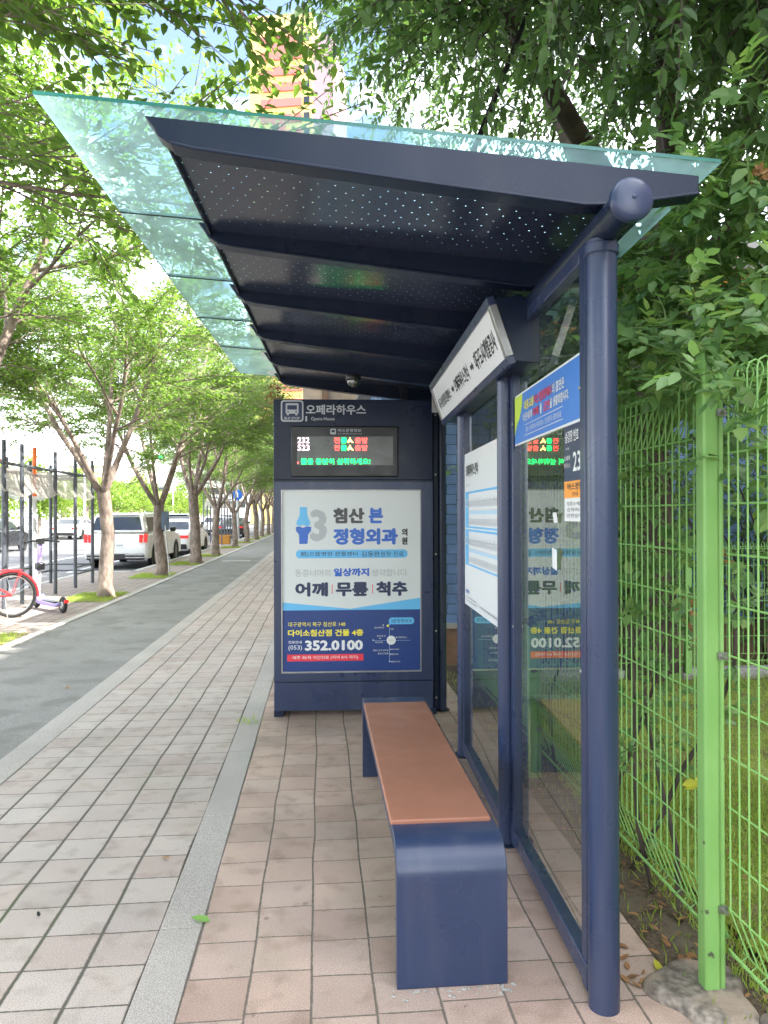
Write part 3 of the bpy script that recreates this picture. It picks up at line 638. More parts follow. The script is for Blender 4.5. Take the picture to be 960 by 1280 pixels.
# display
m = MB(); m.box((kx(366.5), KY-.03, kz(595.5)), (kx(500.5), KY-.011, kz(532)), BLACK); dsp = m.build('display', K, bevel=.012, seg=3)
m = MB(); m.box((kx(374), KY-.0325, kz(581)), (kx(494), KY-.029, kz(545)), plain('lcd_grey', (.10, .11, .10), .25, var=.05)); m.build('screen', dsp)
ds = Sheet((kx(345), KY-.0327, kz(600)), (1, 0, 0), (0, 0, 1))
ds.text('버스운행정보', U(425), V(539.5), U(454), V(535.5), I_LG, 2, .01); ds.text('BUS ARRIVAL INFORMATION', U(425), V(542.5), U(455), V(541), I_LG, 2)
ds.rrect(U(415.5), V(542.5), U(422.5), V(535.5), .006, I_LG, 1); ds.rrect(U(417), V(540), U(421), V(537), .004, BLACK, 2)
for r_, num in ((0, '232'), (1, '523')):
    b0 = V(553.5+9.3*r_); b1 = V(546.3+9.3*r_)
    ds.text(num, U(375), b0, U(389.5), b1, LEDW, 2, .01)
    ds.text('전', U(420), b0, U(427), b1, LEDR, 2, .01); ds.text('출발', U(446), b0, U(462), b1, LEDR, 2, .01)
    cu, cv = U(432.3), (b0+b1)/2
    for q in range(4): ds.rect(cu-.02+.004*(q in (0, 3)), b0+.011*q, cu+.02-.004*(q in (0, 3)), b0+.011*q+.008, LEDG, 2)
    ds.disc(U(440), b1-.006, .006, LEDA, 2, 8); ds.poly([(U(438), b1-.014), (U(441), b1-.014), (U(442), cv), (U(444.5), b0+.004), (U(443), b0+.002), (U(440), cv-.008), (U(437.5), b0), (U(437), b0+.01)], LEDA, 2)
ds.mb.build('display_lettering', dsp); ds.mb = MB()
ds.text('물을 충분히 섭취하세요!', U(379), V(580), U(465), V(572.5), LEDG, 2, .012); ds.rect(U(374.5), V(579), U(376.3), V(577), LEDR, 2)
ds.mb.build('scrolling_message', dsp)
# poster
ps = Sheet((kx(345), KY-.004, kz(841)), (1, 0, 0), (0, 0, 1)); V = lambda py: (841-py)/168.0
ps.rect(U(355), V(840), U(528), V(612), I_BG, 0)
ps.poly([(U(355.4), V(752)), (U(440), V(760.5)), (U(527.6), V(747.5)), (U(527.6), V(763)), (U(355.4), V(763))], I_SK, 1)
ps.rect(U(355.4), V(838.5), U(527.6), V(762), I_NV, 2)
# bone joint emblem
ps.poly([(U(377), V(633)), (U(386), V(633)), (U(386.5), V(643)), (U(388), V(648)), (U(390.5), V(652)), (U(389.5), V(656)), (U(385), V(657)), (U(381), V(655)), (U(377), V(657)), (U(373), V(655)), (U(373), V(651)), (U(375.5), V(647)), (U(377), V(642))], I_SK, 3)
ps.poly([(U(372), V(658)), (U(376), V(657)), (U(381), V(659)), (U(386), V(657)), (U(391.5), V(658)), (U(391), V(663)), (U(387.5), V(667)), (U(386.5), V(679)), (U(376.5), V(679)), (U(376), V(667)), (U(372.5), V(663))], I_BL, 3)
ps.text('3', U(390), V(676), U(411), V(636), I_LG, 2, .045)
ps.text('침산', U(418.5), V(653.5), U(458), V(634), I_GR, 3, .045); ps.text('본', U(463), V(653.5), U(481.5), V(634), I_BL, 3, .045)
ps.text('정형외과', U(418.5), V(680.5), U(500), V(659.5), I_BL, 3, .045)
ps.text('의', U(504.5), V(669.5), U(512), V(660), I_GR, 3, .045); ps.text('원', U(504.5), V(680.5), U(512), V(671), I_GR, 3, .045)
ps.rrect(U(372), V(697), U(512), V(686.5), .03, I_SK, 3)
ps.text('前)으뜸병원 관절센터', U(378), V(695.3), U(449), V(688.6), I_DK, 4, .008); ps.text('김동완', U(454), V(695.3), U(477), V(688.6), I_DK, 4, .01); ps.text('원장 진료', U(478), V(695.3), U(507), V(688.8), I_DK, 4, .005)
ps.text('통증너머의', U(371), V(720), U(415), V(711), I_LG, 3); ps.text('일상까지', U(419), V(720), U(463.5), V(709.5), I_BL, 3, .045); ps.text('생각합니다.', U(467), V(720), U(513), V(711), I_LG, 3)
ps.text('어깨', U(371), V(745), U(412), V(727), I_DK, 3, .045); ps.text('무릎', U(421.5), V(745), U(462.5), V(727), I_DK, 3, .045); ps.text('척추', U(472), V(745), U(512), V(726.5), I_DK, 3, .045)
for px in (416.8, 467.3): ps.rect(U(px), V(741.5), U(px+.9), V(730), I_RD, 3)
ps.text('대구광역시 북구 침산로 148', U(362.5), V(782.5), U(433.5), V(776.5), I_YE, 3, .004)
ps.text('다이소침산점 건물 4층', U(362), V(794.5), U(456), V(786), I_YE, 3, .03)
ps.text('진료안내', U(362.5), V(803.5), U(379), V(799.8), I_W, 3, .01); ps.text('(053)', U(362.5), V(812.5), U(379.5), V(805.5), I_W, 3, .003)
ps.text('352.0100', U(383), V(812.5), U(455.5), V(799.5), I_W, 3, .045)
ps.rect(U(361), V(825.5), U(456), V(817), I_RD, 3); ps.text('매주 화/목 야간진료 (저녁 8시 까지)', U(368), V(823.8), U(449.5), V(818.8), I_W, 4, .004)
ps.rrect(U(488), V(780.5), U(520), V(772), .024, I_SK, 3); ps.text('3본정형외과', U(491), V(778.7), U(517), V(773.8), I_DK, 4, .005)
ps.poly([(U(489), V(778)), (U(492), V(780)), (U(487.4), V(782))], I_SK, 3)
ps.disc(U(486.8), V(782.3), .009, I_YE, 4)
ps.rect(U(488.6), V(828), U(489.0), V(784), I_PA, 3); ps.rect(U(467), V(801), U(515), V(800.7), I_PA, 3)
ps.disc(U(491), V(800.5), .034, I_W, 4); ps.text('북구청', U(488), V(802), U(494), V(799), I_LG, 5)
for t, a, b, py in (('침산네거리', 470, 482, 784.5), ('시장', 489.5, 494, 786.5), ('침산초교', 473, 484, 795), ('대구역', 471, 480, 803), ('오페라하우스', 499, 511, 797), ('종합스포츠센터', 468, 485, 813), ('북대구세무서', 492, 501, 812), ('칠성시장', 474, 485, 817), ('칠성고교', 491, 500, 818), ('복현오거리', 490, 502, 827.5)):
    ps.text(t, U(a), V(py+1.1), U(b), V(py-1.1), I_W, 4)
for a, b in ((481, 781.5), (477, 798), (468.5, 800), (497.5, 797), (486.5, 813), (486.5, 817), (490.5, 812), (490, 818), (488.8, 827)): ps.disc(U(a), V(b), .0045, I_W, 4, 8)
ps.mb.build('poster', K)

# ---- dome camera
DC = thing('dome_camera', s2w(.063, BY[4], 0), 'small dark dome security camera on the underside of the fifth roof beam', 'security camera', rz=TH)
zb = ztop(.06)-.11
m = MB(); m.lathe((0, 0, zb), [(.001, .01), (.052, .01), (.056, 0), (.056, -.02), (.05, -.032), (.046, -.034)], BLACK, n=28); m.build('housing', DC, smooth=True)
m = MB(); m.lathe((0, 0, zb-.034), [(.045*math.cos(a), -.045*math.sin(a)) for a in [R(x) for x in range(0, 91, 10)]], GLASS_DOME, n=28); m.build('dome', DC, smooth=True)
m = MB(); m.lathe((0.004, -.006, zb-.045), [(.001, .02), (.024, .015), (.026, 0), (.016, -.016), (.001, -.02)], CHROME, n=16); m.build('lens', DC, smooth=True)
m = MB(); m.box((-.055, -.03, zb-.02), (-.035, -.01, zb+.005), STEEL); m.build('bracket', DC)

# ---- bench
BE = thing('bench', (0, 0, 0), 'long low bench with rounded navy steel ends and brown seat', 'bench')
bx0, bx1 = .236, .592; yf, yb2, bz = 2.312, 4.245, .447; r = .105; T = .045
def loop(off):
    z = bz-off; rr_ = r-off; a = [(yf+off, 0.0)]
    a += [(yf+off+rr_-rr_*math.cos(R(t)), z-rr_+rr_*math.sin(R(t))) for t in range(0, 91, 9)]
    r2 = .02; 
    a += [(yb2-off-r2+r2*math.sin(R(t)), z-r2+r2*math.cos(R(t))) for t in range(0, 91, 30)]
    a += [(yb2-off, 0.0)]; return a
outer, inner = loop(0), loop(T)
vs = []; n = len(outer)
for x in (bx0, bx1):
    vs += [(x, a, b) for a, b in outer]+[(x, a, b) for a, b in inner]
fs = []
for i in range(n-1):
    fs += [(i, i+1, n+i+1, n+i), (2*n+i, 3*n+i, 3*n+i+1, 2*n+i+1), (i, 2*n+i, 2*n+i+1, i+1), (n+i, n+i+1, 3*n+i+1, 3*n+i)]
fs += [(0, n, 3*n, 2*n), (n-1, 3*n-1, 4*n-1, 2*n-1)]
m = MB(); m.add(vs, fs, NAVY); m.build('steel_frame', BE, bevel=.003, smooth=True)
m = MB(); m.box((bx0-.003, 2.49, bz-.006), (bx1-.012, 4.06, bz+.014), SEAT); m.build('seat', BE, bevel=.006, seg=3)
m = MB(); m.box((bx0+.03, 2.44, .30), (bx0+.05, 4.2, .40), NAVYD); m.box((bx1-.05, 2.44, .30), (bx1-.03, 4.2, .40), NAVYD); m.build('brace', BE)
# mortar crumbs round the bench foot
m = MB(); rr = random.Random(9)
for k in range(34):
    x = rr.uniform(bx0-.02, bx1+.02); y = yf-rr.uniform(.0, .03)-(.03 if rr.random() < .2 else 0); s = rr.uniform(.003, .011)
    m.add([(x+s*math.cos(a)*rr.uniform(.6, 1.3), y+s*math.sin(a)*rr.uniform(.6, 1.3), .001) for a in (0, 1.2, 2.5, 3.7, 5)]+[(x, y, .004)], [(0, 1, 5), (1, 2, 5), (2, 3, 5), (3, 4, 5), (4, 0, 5)], CONC)
tag(m.build('mortar_crumbs'), 'pale mortar crumbs along the foot of the bench', 'debris', kind='stuff')

# ================================================================== FENCES
FX = 1.21
def wire_panel(p0, p1, z0, z1, name, parent, pitch=.05, side=1, roll=.2):
    p0 = Vector(p0); p1 = Vector(p1); d = (p1-p0); Ln = d.length; d.normalize(); nrm = Vector((-d.y, d.x, 0))*side
    m = MB(); k = int(Ln/pitch)
    P = lambda s, n_, z: (p0.x+d.x*s+nrm.x*n_, p0.y+d.y*s+nrm.y*n_, z)
    for i in range(k+1):
        s = i*pitch+(Ln-k*pitch)/2
        m.tube([P(s, 0, z0+.03), P(s, .03, z0), P(s, .055, z0+.02), P(s, 0, z0+roll*.8), P(s, 0, z1-roll), P(s, 0, z1-.03), P(s, .007, z1-.01), P(s, .025, z1), P(s, .043, z1-.01), P(s, .05, z1-.03), P(s, .003, z1-roll)], .0034, GREEN, 4, cap=False)
    zz = [z0+.035, z0+roll*.8]; z = z0+roll*.8+.155
    while z < z1-roll-.05: zz.append(z); z += .155
    zz += [z1-roll, z1-.06]
    for z in zz: m.tube([P(0, .004, z), P(Ln, .004, z)], .0034, GREEN, 4, cap=False)
    m.tube([P(0, .05, z1-.045), P(Ln, .05, z1-.045)], .0028, GREEN, 4, cap=False); m.tube([P(0, .05, z0+.022), P(Ln, .05, z0+.022)], .0028, GREEN, 4, cap=False)
    return m.build(name, parent)
FE = thing('mesh_fence', (FX, 0, 0), 'light green wire mesh fence with square posts right behind the shelter', 'fence')
ys = [-1.62, .29, 2.2, 4.11, 6.1]
for y in ys:
    m = MB(); m.box((-.034, y-.026, -.02), (.016, y+.026, 2.0), GREEN); m.box((.0165, y-.02, -.02), (.036, y+.02, 1.99), GREEN); o = m.build('post', FE, bevel=.008, seg=3)
    for z in (.27, 1.05, 1.8): m = MB(); m.box((.006, y-.036, z), (.034, y-.0262, z+.022), STEEL); m.tube([(.02, y-.055, z+.011), (.02, y-.028, z+.011)], .006, STEEL, 6); m.build('clamp', o)
    m = MB(); m.box((-.036, y-.028, 2.0), (.018, y+.028, 2.01), GREEN); m.build('post_cap', o, bevel=.004)
for a, b in zip(ys[:-1], ys[1:]): wire_panel((.03, a+.04, 0), (.03, b-.04, 0), .13, 1.95, 'mesh_panel', FE, side=-1)
FB = thing('rear_mesh_fence', (0, 0, 0), 'lower green mesh fence at the far edge of the lawn before the blue wall', 'fence')
xs = [1.35, 3.2, 5.05, 6.9]
for x in xs: m = MB(); m.box((x-.03, 6.17, .1), (x+.03, 6.23, 1.28), GREEN); m.build('post', FB, bevel=.006)
for a, b in zip(xs[:-1], xs[1:]): wire_panel((a+.04, 6.18, 0), (b-.04, 6.18, 0), .17, 1.25, 'mesh_panel', FB, roll=.12)

# rocks under the near fence post
def rock(x, y, sx, sy, sz, seed, lab, name='flat_stone'):
    rr = random.Random(seed); import bmesh
    bm = bmesh.new(); bmesh.ops.create_icosphere(bm, subdivisions=4, radius=1); ph = [rr.uniform(0, 6) for _ in range(6)]
    for v in bm.verts:
        a = math.atan2(v.co.y, v.co.x); k = 1+.12*math.sin(3*a+ph[0])+.08*math.sin(5*a+ph[1])
        zz = max(-.3, min(.55, v.co.z))*1.3
        q = v.co; nse = .05*math.sin(q.x*7+ph[2])*math.cos(q.y*6+ph[3])
        v.co = Vector((q.x*k*sx, q.y*k*sy, (zz+nse)*sz))
    me = bpy.data.meshes.new(name); bm.to_mesh(me); bm.free(); me.materials.append(ROCK); me.polygons.foreach_set('use_smooth', [True]*len(me.polygons))
    o = bpy.data.objects.new(name, me); C.objects.link(o); o.location = (x, y, 0); return tag(o, lab, 'stone')
rock(1.18, 2.2, .15, .17, .045, 2, 'flat brown stone slab under the foot of the nearest green fence post')
rock(1.33, 1.95, .12, .13, .04, 5, 'mossy brown stone at the fence foot at the lower right corner')

# ================================================================== BUILDINGS
BB = thing('blue_brick_building', (0, 7.3, 0), 'low building with blue painted brick wall and ochre window frames beyond the lawn', 'building')
m = MB(); m.box((.6, 0, .36), (9, 5, 2.92), BLUEBRICK); m.build('wall', BB)
m = MB(); m.box((.58, -.02, -.2), (9.02, 4.9, .36), BROWNBRICK); m.build('brick_plinth', BB)
m = MB(); m.box((.55, -.05, .36), (9.05, -.003, .41), CONC); m.build('plinth_ledge', BB)
m = MB(); m.box((.45, -.15, 2.92), (9.1, 5, 3.06), CONC); m.build('ledge', BB)
m = MB(); m.box((.6, .25, 3.06), (9, 5, 4.05), DARKR); m.build('upper_storey', BB)
for k in range(7):
    m = MB(); x = .7+k*1.15
    m.box((x, .05, 3.06), (x+.16, .2, 4.0), OCHRE); m.box((x+.16, .05, 3.3), (x+1.15, .19, 3.42), OCHRE); m.box((x+.5, .06, 3.42), (x+.58, .18, 3.86), OCHRE); m.box((x+.16, .05, 3.86), (x+1.15, .19, 4.0), OCHRE); m.build('window_frame', BB)
m = MB(); m.box((.5, 0, 4.05), (9.1, 5, 4.15), CONC); m.build('roof', BB)
BG = thing('beige_building', (0, 9.4, 0), 'beige tiled building wall behind the kiosk top with a brown downpipe', 'building')
m = MB(); m.box((-.22, 0, -.2), (.58, 3, 4.0), BEIGE); m.box((-.1, 3.2, -.2), (8.9, 95, 6.2), BEIGE); m.build('wall', BG)  # long taller rear block is added to carry the shade along the far path
m = MB(); m.box((.02, -.08, 0), (.1, -.01, 3.95), BROWNBRICK); m.build('downpipe', BG)
m = MB(); m.box((-.3, -.1, 4.0), (.6, 3, 4.1), CONC); m.build('roof', BG)
m = MB(); m.box((-.2, 3.1, 6.2), (9.0, 95.1, 6.35), CONC); m.build('roof', BG)
for k in range(14):
    m = MB(); y = 5+k*6.4; m.box((-.13, y, 1.0), (-.102, y+3.6, 2.4), CARGLASS); m.build('window', BG)
    m = MB(); m.box((-.13, y, 3.9), (-.102, y+3.6, 5.3), CARGLASS); m.build('window', BG)
SC = thing('shading_building', (9.6, -20, 0), 'unseen four storey building right of the lawn, added to shade the shelter', 'building')  # out of view; added and sized so its shadow edge falls on the path
m = MB(); m.box((0, 0, -.2), (12, 33, 13.0), BEIGE); m.build('wall', SC)
for f_ in range(4):
    for k in range(10):
        m = MB(); y = .8+k*3.25; z = .9+f_*3.2; m.box((-.05, y, z), (-.002, y+2.2, z+1.5), CARGLASS); w0 = m.build('window', SC)
        m = MB(); m.box((-.12, y-.1, z-.1), (-.002, y+2.3, z-.003), CONC); m.build('sill', w0)
m = MB(); m.box((-.2, -.2, 13.0), (12.2, 33.2, 13.15), CONC); m.build('roof', SC)
# far tower striped yellow and red
YEL = plain('cream_yellow_render', (.72, .52, .18), .8, var=.06); PNK = plain('brick_red_render', (.5, .13, .11), .8, var=.06); PUR = plain('mauve_render', (.32, .2, .24), .8, var=.06)
TW = thing('striped_tower_block', (-6.2, 122, 0), 'tall yellow tower block with red horizontal stripes far behind the trees', 'building', rz=R(-12))
m = MB(); m.box((-5.5, 0, 0), (5.2, 14, 84), YEL); m.build('wall', TW)
m = MB(); m.box((5.2, .3, 0), (8.6, 13, 80), PUR); m.build('side_wing', TW)
for k in range(26):
    z = 14+k*2.6
    m = MB(); m.box((-3.5, -.3, z), (3.4, -.01, z+1.35), PNK); 
    if k % 5 == 4: m.box((-1.6, -.3, z+1.35), (.6, -.01, z+2.6), PNK)
    m.build('stripe', TW)
for k in range(26):
    z = 14+k*2.6
    m = MB(); m.box((3.7, -.12, z+.2), (4.7, -.01, z+1.5), CARGLASS); m.build('window', TW)
rb = random.Random(4)
WB = [plain('pale_block_a', (.62, .6, .56), .8), plain('pale_block_b', (.5, .52, .55), .8), plain('pale_block_c', (.66, .62, .52), .8)]
def block(x, y, w_, d, h, mi, lab, rz=0):
    b = thing('office_block', (x, y, 0), lab, 'building', rz=rz); m = MB(); m.box((-w_/2, 0, -.1), (w_/2, d, h), WB[mi]); m.build('wall', b)
    for z in range(1, int(h/3.2)):
        m = MB(); m.box((-w_/2+.6, -.06, z*3.2), (w_/2-.6, -.01, z*3.2+1.5), CARGLASS); m.box((w_/2+.01, .8, z*3.2), (w_/2+.06, d-.8, z*3.2+1.5), CARGLASS); m.build('window_band', b)
    m = MB(); m.box((-w_/2-.2, -.2, h), (w_/2+.2, d+.2, h+.4), CONC); m.build('roof', b)
block(-62, 120, 22, 16, 16, 0, 'pale office block across the road, leftmost behind the planted median', R(20))
block(-42, 150, 18, 14, 11, 2, 'cream low block beyond the road behind the parked white car')
block(-24, 175, 14, 14, 14, 1, 'grey block at the end of the road behind the traffic light')

# ================================================================== TREES
def leaf_mesh(name, P, D, Nn, Ls, ratio, mat, fold=.25, shape=6, curl=.0):
    """P base points, D directions, Nn normals (unit), Ls lengths"""
    P = np.asarray(P, float); D = np.asarray(D, float); Nn = np.asarray(Nn, float); Ls = np.asarray(Ls, float)[:, None]
    D /= np.linalg.norm(D, axis=1)[:, None]+1e-9
    Sd = np.cross(D, Nn); Sd /= np.linalg.norm(Sd, axis=1)[:, None]+1e-9; Up = np.cross(Sd, D); W_ = Ls*ratio
    n = len(P)
    if shape == 4:
        pts = [P, P+D*Ls*.45+Sd*W_*.5+Up*W_*fold, P+D*Ls-Up*Ls*curl, P+D*Ls*.45-Sd*W_*.5+Up*W_*fold]
        fl = np.array([[0, 1, 2], [0, 2, 3]])
    else:
        pts = [P, P+D*Ls*.28+Sd*W_*.47+Up*W_*fold, P+D*Ls*.66+Sd*W_*.38+Up*(W_*fold-Ls*curl*.4), P+D*Ls-Up*Ls*curl, P+D*Ls*.66-Sd*W_*.38+Up*(W_*fold-Ls*curl*.4), P+D*Ls*.28-Sd*W_*.47+Up*W_*fold]
        fl = np.array([[0, 1, 2, 3], [0, 3, 4, 5]])
    k = len(pts); V_ = np.stack(pts, 1).reshape(-1, 3); fc = (np.arange(n)[:, None, None]*k+fl[None]).reshape(-1, fl.shape[1])
    me = bpy.data.meshes.new(name); me.vertices.add(len(V_)); me.vertices.foreach_set('co', V_.ravel().astype(np.float32))
    nf = len(fc); q = fc.shape[1]; me.loops.add(nf*q); me.loops.foreach_set('vertex_index', fc.ravel().astype(np.int32))
    me.polygons.add(nf); me.polygons.foreach_set('loop_start', (np.arange(nf)*q).astype(np.int32)); me.polygons.foreach_set('loop_total', np.full(nf, q, np.int32))
    me.update(calc_edges=True); me.materials.append(mat); return me
def link_mesh(name, me, parent=None):
    o = bpy.data.objects.new(name, me); C.objects.link(o); o.parent = parent; return o

def zelkova(seed, limbs, fork, leaf=.085, per=13, r0=.13, lv=(6, 7, 9), spread=1.0, shape=4):
    rr = random.Random(seed); m = MB(); LP = []; LD = []; LN = []; LL = []
    def rv(a): return Vector((rr.gauss(0, a), rr.gauss(0, a), rr.gauss(0, a)))
    def path(p, d, Ln, k, wob, trop):
        pts = [p.copy()]; d = d.normalized()
        for i in range(k):
            d = (d+rv(wob)+trop).normalized(); p = p+d*(Ln/k); pts.append(p.copy())
        return pts, d
    tr = [Vector((0, 0, -.05)), Vector((rr.gauss(0, .02), 0, .25)), Vector((rr.gauss(0, .05), rr.gauss(0, .04), fork*.6)), Vector((rr.gauss(0, .07), rr.gauss(0, .05), fork))]
    m.tube(tr, [r0*1.35, r0*1.02, r0*.9, r0*.92], BARK, 14); top = tr[-1]
    def twig(p, d):
        Ln = rr.uniform(.3, .65); pts, d2 = path(p, d, Ln, 3, .12, Vector((0, 0, -.06)))
        m.tube([pts[0], pts[-1]], [.006, .002], BARK, 3, cap=False)
        nrm = Vector((rr.gauss(0, .35), rr.gauss(0, .35), 1)).normalized()
        for i in range(per):
            t = (i+.5)/per*3; a = min(2, int(t)); q = pts[a].lerp(pts[a+1], t-a); dd = (pts[a+1]-pts[a]).normalized()
            sd = dd.cross(nrm)*(1 if i % 2 else -1); ld = (dd*.5+sd+Vector((0, 0, rr.uniform(-.45, .1)))+rv(.18)).normalized()
            LP.append(q+rv(.02)); LD.append(ld); LN.append((nrm+rv(.3)).normalized()); LL.append(leaf*rr.uniform(.7, 1.25))
    def branch(p, d, Ln, r, level):
        k = 5 if level == 0 else 4
        pts, d2 = path(p, d, Ln, k, .10 if level else .08, Vector((0, 0, (.05, -.01, -.03)[level])))
        m.tube(pts, [max(.004, r*(1-.62*i/k)) for i in range(k+1)], BARK, (10, 6, 4)[level], cap=False)
        nch = lv[level]
        for c in range(nch):
            t = (.38+.62*(c+rr.random()*.7)/nch) if level == 0 else (.15+.85*(c+rr.random()*.7)/nch)
            t = min(.999, t)*k; a = int(t); q = pts[a].lerp(pts[a+1], t-a); base = (pts[a+1]-pts[a]).normalized()
            side = base.cross(rv(1)).normalized(); out = Vector((q.x-top.x, q.y-top.y, 0)); out = out.normalized() if out.length > .01 else side
            dd = (base*.75+side*.75+out*.25).normalized(); dd.z = dd.z*.6+.1
            if level < 2: branch(q, dd, Ln*rr.uniform(.42, .62), r*(1-.62*t/k)*.55, level+1)
            else: twig(q, dd)
        if level == 2: twig(pts[-1], d2)
        else: branch(pts[-1], d2, Ln*.4, r*.35, min(2, level+1))
    for az, tilt, ln, rad in limbs:
        d = Vector((math.cos(R(az))*math.sin(R(tilt)), math.sin(R(az))*math.sin(R(tilt)), math.cos(R(tilt))))
        branch(top-Vector((0, 0, .12)), d, ln*spread, rad, 0)
    print('leaves', len(LP))
    return m, leaf_mesh('crown', LP, LD, LN, LL, .46, LEAF_Z, .12, shape, .05)
TREES = []
def make_tree(name, seed, limbs, fork, loc, rz, lab, **k):
    m, me = zelkova(seed, limbs, fork, **k); t = thing(name, loc, lab, 'tree', rz, 'street trees in a row along the bike path')
    m.build('trunk', t, smooth=True, autos=60); link_mesh('crown', me, t); return t
limA = [(170, 38, 3.6, .065), (95, 14, 3.6, .06), (20, 24, 3.4, .065), (-60, 34, 3.2, .055), (230, 30, 3.0, .055)]
limB = [(200, 30, 3.4, .065), (60, 30, 3.5, .07), (-30, 28, 3.5, .065), (130, 20, 3.6, .055), (-90, 38, 3.0, .05)]
limC = [(10, 36, 3.7, .08), (150, 28, 3.5, .08), (260, 32, 3.2, .06), (75, 16, 3.6, .07), (-50, 30, 3.4, .06)]
tA = make_tree('street_tree', 11, limA, 1.95, (-3.92, 13.9, 0), 0, 'street tree with pale forked trunk in the grass pit beside the pole canopy', per=16, leaf=.08)
tB = make_tree('street_tree', 23, limB, 1.75, (-3.95, 18.6, 0), 0, 'street tree behind the white SUV tailgate with a stick leaning on its trunk', per=16, leaf=.08, r0=.135)
tC = make_tree('street_tree', 37, limC, 2.1, (-3.85, 23.2, 0), 0, 'thick dark street tree between the white SUV and the pale saloon car', per=16, leaf=.08, r0=.165)
spots = [(-3.86, 27.6, tB, 100, 1.0, 'slender dark street tree just right of the pale saloon car'),
 (-4.0, 40.5, tA, 140, 1.0, 'street tree leaning left beside the second pole canopy, first past the gap'),
 (-3.95, 45.5, tC, 60, .98, 'street tree next to the white pole with the round blue sign'),
 (-3.95, 50.5, tB, 200, 1.0, 'thin far street tree, second past the round blue sign'),
 (-3.9, 55.5, tA, 250, 1.0, 'far street tree, third past the round blue sign'),
 (-3.9, 61, tC, 180, 1.0, 'farthest clear street tree trunk beside the kiosk edge'),
 (-3.9, 68, tB, 20, 1.1, 'street tree hardly visible beyond the last clear trunk'),
 (-3.9, 76, tA, 310, 1.1, 'distant street tree near the end of the row'),
 (-3.9, 86, tC, 90, 1.15, 'last street tree at the end of the row'),
 (-3.95, 34.5, tB, 300, .9, 'street tree crown over the gap before the second pole canopy'),
 (-4.3, 8.95, tC, 200, 1.0, 'street tree at the left picture edge with branches reaching over the path')]
for x, y, src, rz, s, lab in spots:
    o = copy_tree(src); o.location = (x, y, 0); o.rotation_euler = (0, 0, R(rz)); o.scale = (s, s, s); o['label'] = lab
# the near street trees beside the camera: smaller, denser leaves
tN = make_tree('street_tree', 51, [(-25, 42, 3.4, .05), (80, 30, 3.6, .055), (150, 28, 3.5, .06), (-60, 36, 3.6, .05), (260, 32, 3.2, .05), (35, 14, 4.2, .055)], 2.65, (-3.95, 4.4, 0), 0, 'near street tree out of the left edge, its leaves filling the top left corner', leaf=.085, per=16, lv=(7, 8, 9), shape=6)
o = copy_tree(tN); o.location = (-3.95, -.4, 0); o.rotation_euler = (0, 0, R(150)); o['label'] = 'street tree beside the camera shading the pavement'
o = copy_tree(tN); o.location = (-3.95, -5.4, 0); o.rotation_euler = (0, 0, R(40)); o['label'] = 'street tree behind the camera shading the path'
# grass pits round the trunks
def grass(name, regions, n, h, seed, lab, mat=GRASSM):
    rr = np.random.RandomState(seed); P = []
    for (x0, y0, x1, y1, w_, z) in regions:
        k = int(n*w_); P.append(np.c_[rr.uniform(x0, x1, k), rr.uniform(y0, y1, k), np.full(k, z)])
    P = np.vstack(P); k = len(P); D = np.c_[rr.normal(0, .45, k), rr.normal(0, .45, k), np.ones(k)]; Nn = rr.normal(0, 1, (k, 3)); Nn /= np.linalg.norm(Nn, axis=1)[:, None]
    o = link_mesh(name, leaf_mesh(name, P, D, Nn, h*rr.uniform(.5, 1.3, k), .12, mat, 0, 4)); return tag(o, lab, 'grass', kind='stuff')
pits = [(-4.55, y-.75, -3.7, y+.75) for y in (4.6, 8.95, 13.9, 18.6, 23.2, 27.6, 34.5, 40.5, 45.5, 50.5, 55.5)]
grass('pit_grass', [(a, b, c, d, 1/11., 0.0) for a, b, c, d in pits], 26000, .05, 1, 'short green grass in the tree pits')
m = MB()
for a, b, c, d in pits: m.add([(a-.04, b-.04, .0), (c, b-.04, .0), (c, d+.04, .0), (a-.04, d+.04, .0)], [(0, 1, 2, 3)], LAWN)
struct(m.build('tree_pit_soil'))
grass('lawn_grass', [(1.3, 1.6, 2.4, 4.0, .5, .03), (1.5, 4, 4.5, 6.95, .5, .035)], 34000, .045, 2, 'sparse low grass on the mossy lawn')
grass('fence_weeds', [(1.13, 1.7, 1.35, 6.8, .6, 0), (-.60, 5.3, -.42, 5.45, .05, 0), (.6, 5.9, 1.1, 7, .2, 0)], 900, .05, 8, 'small weeds along the fence foot and paving joint')

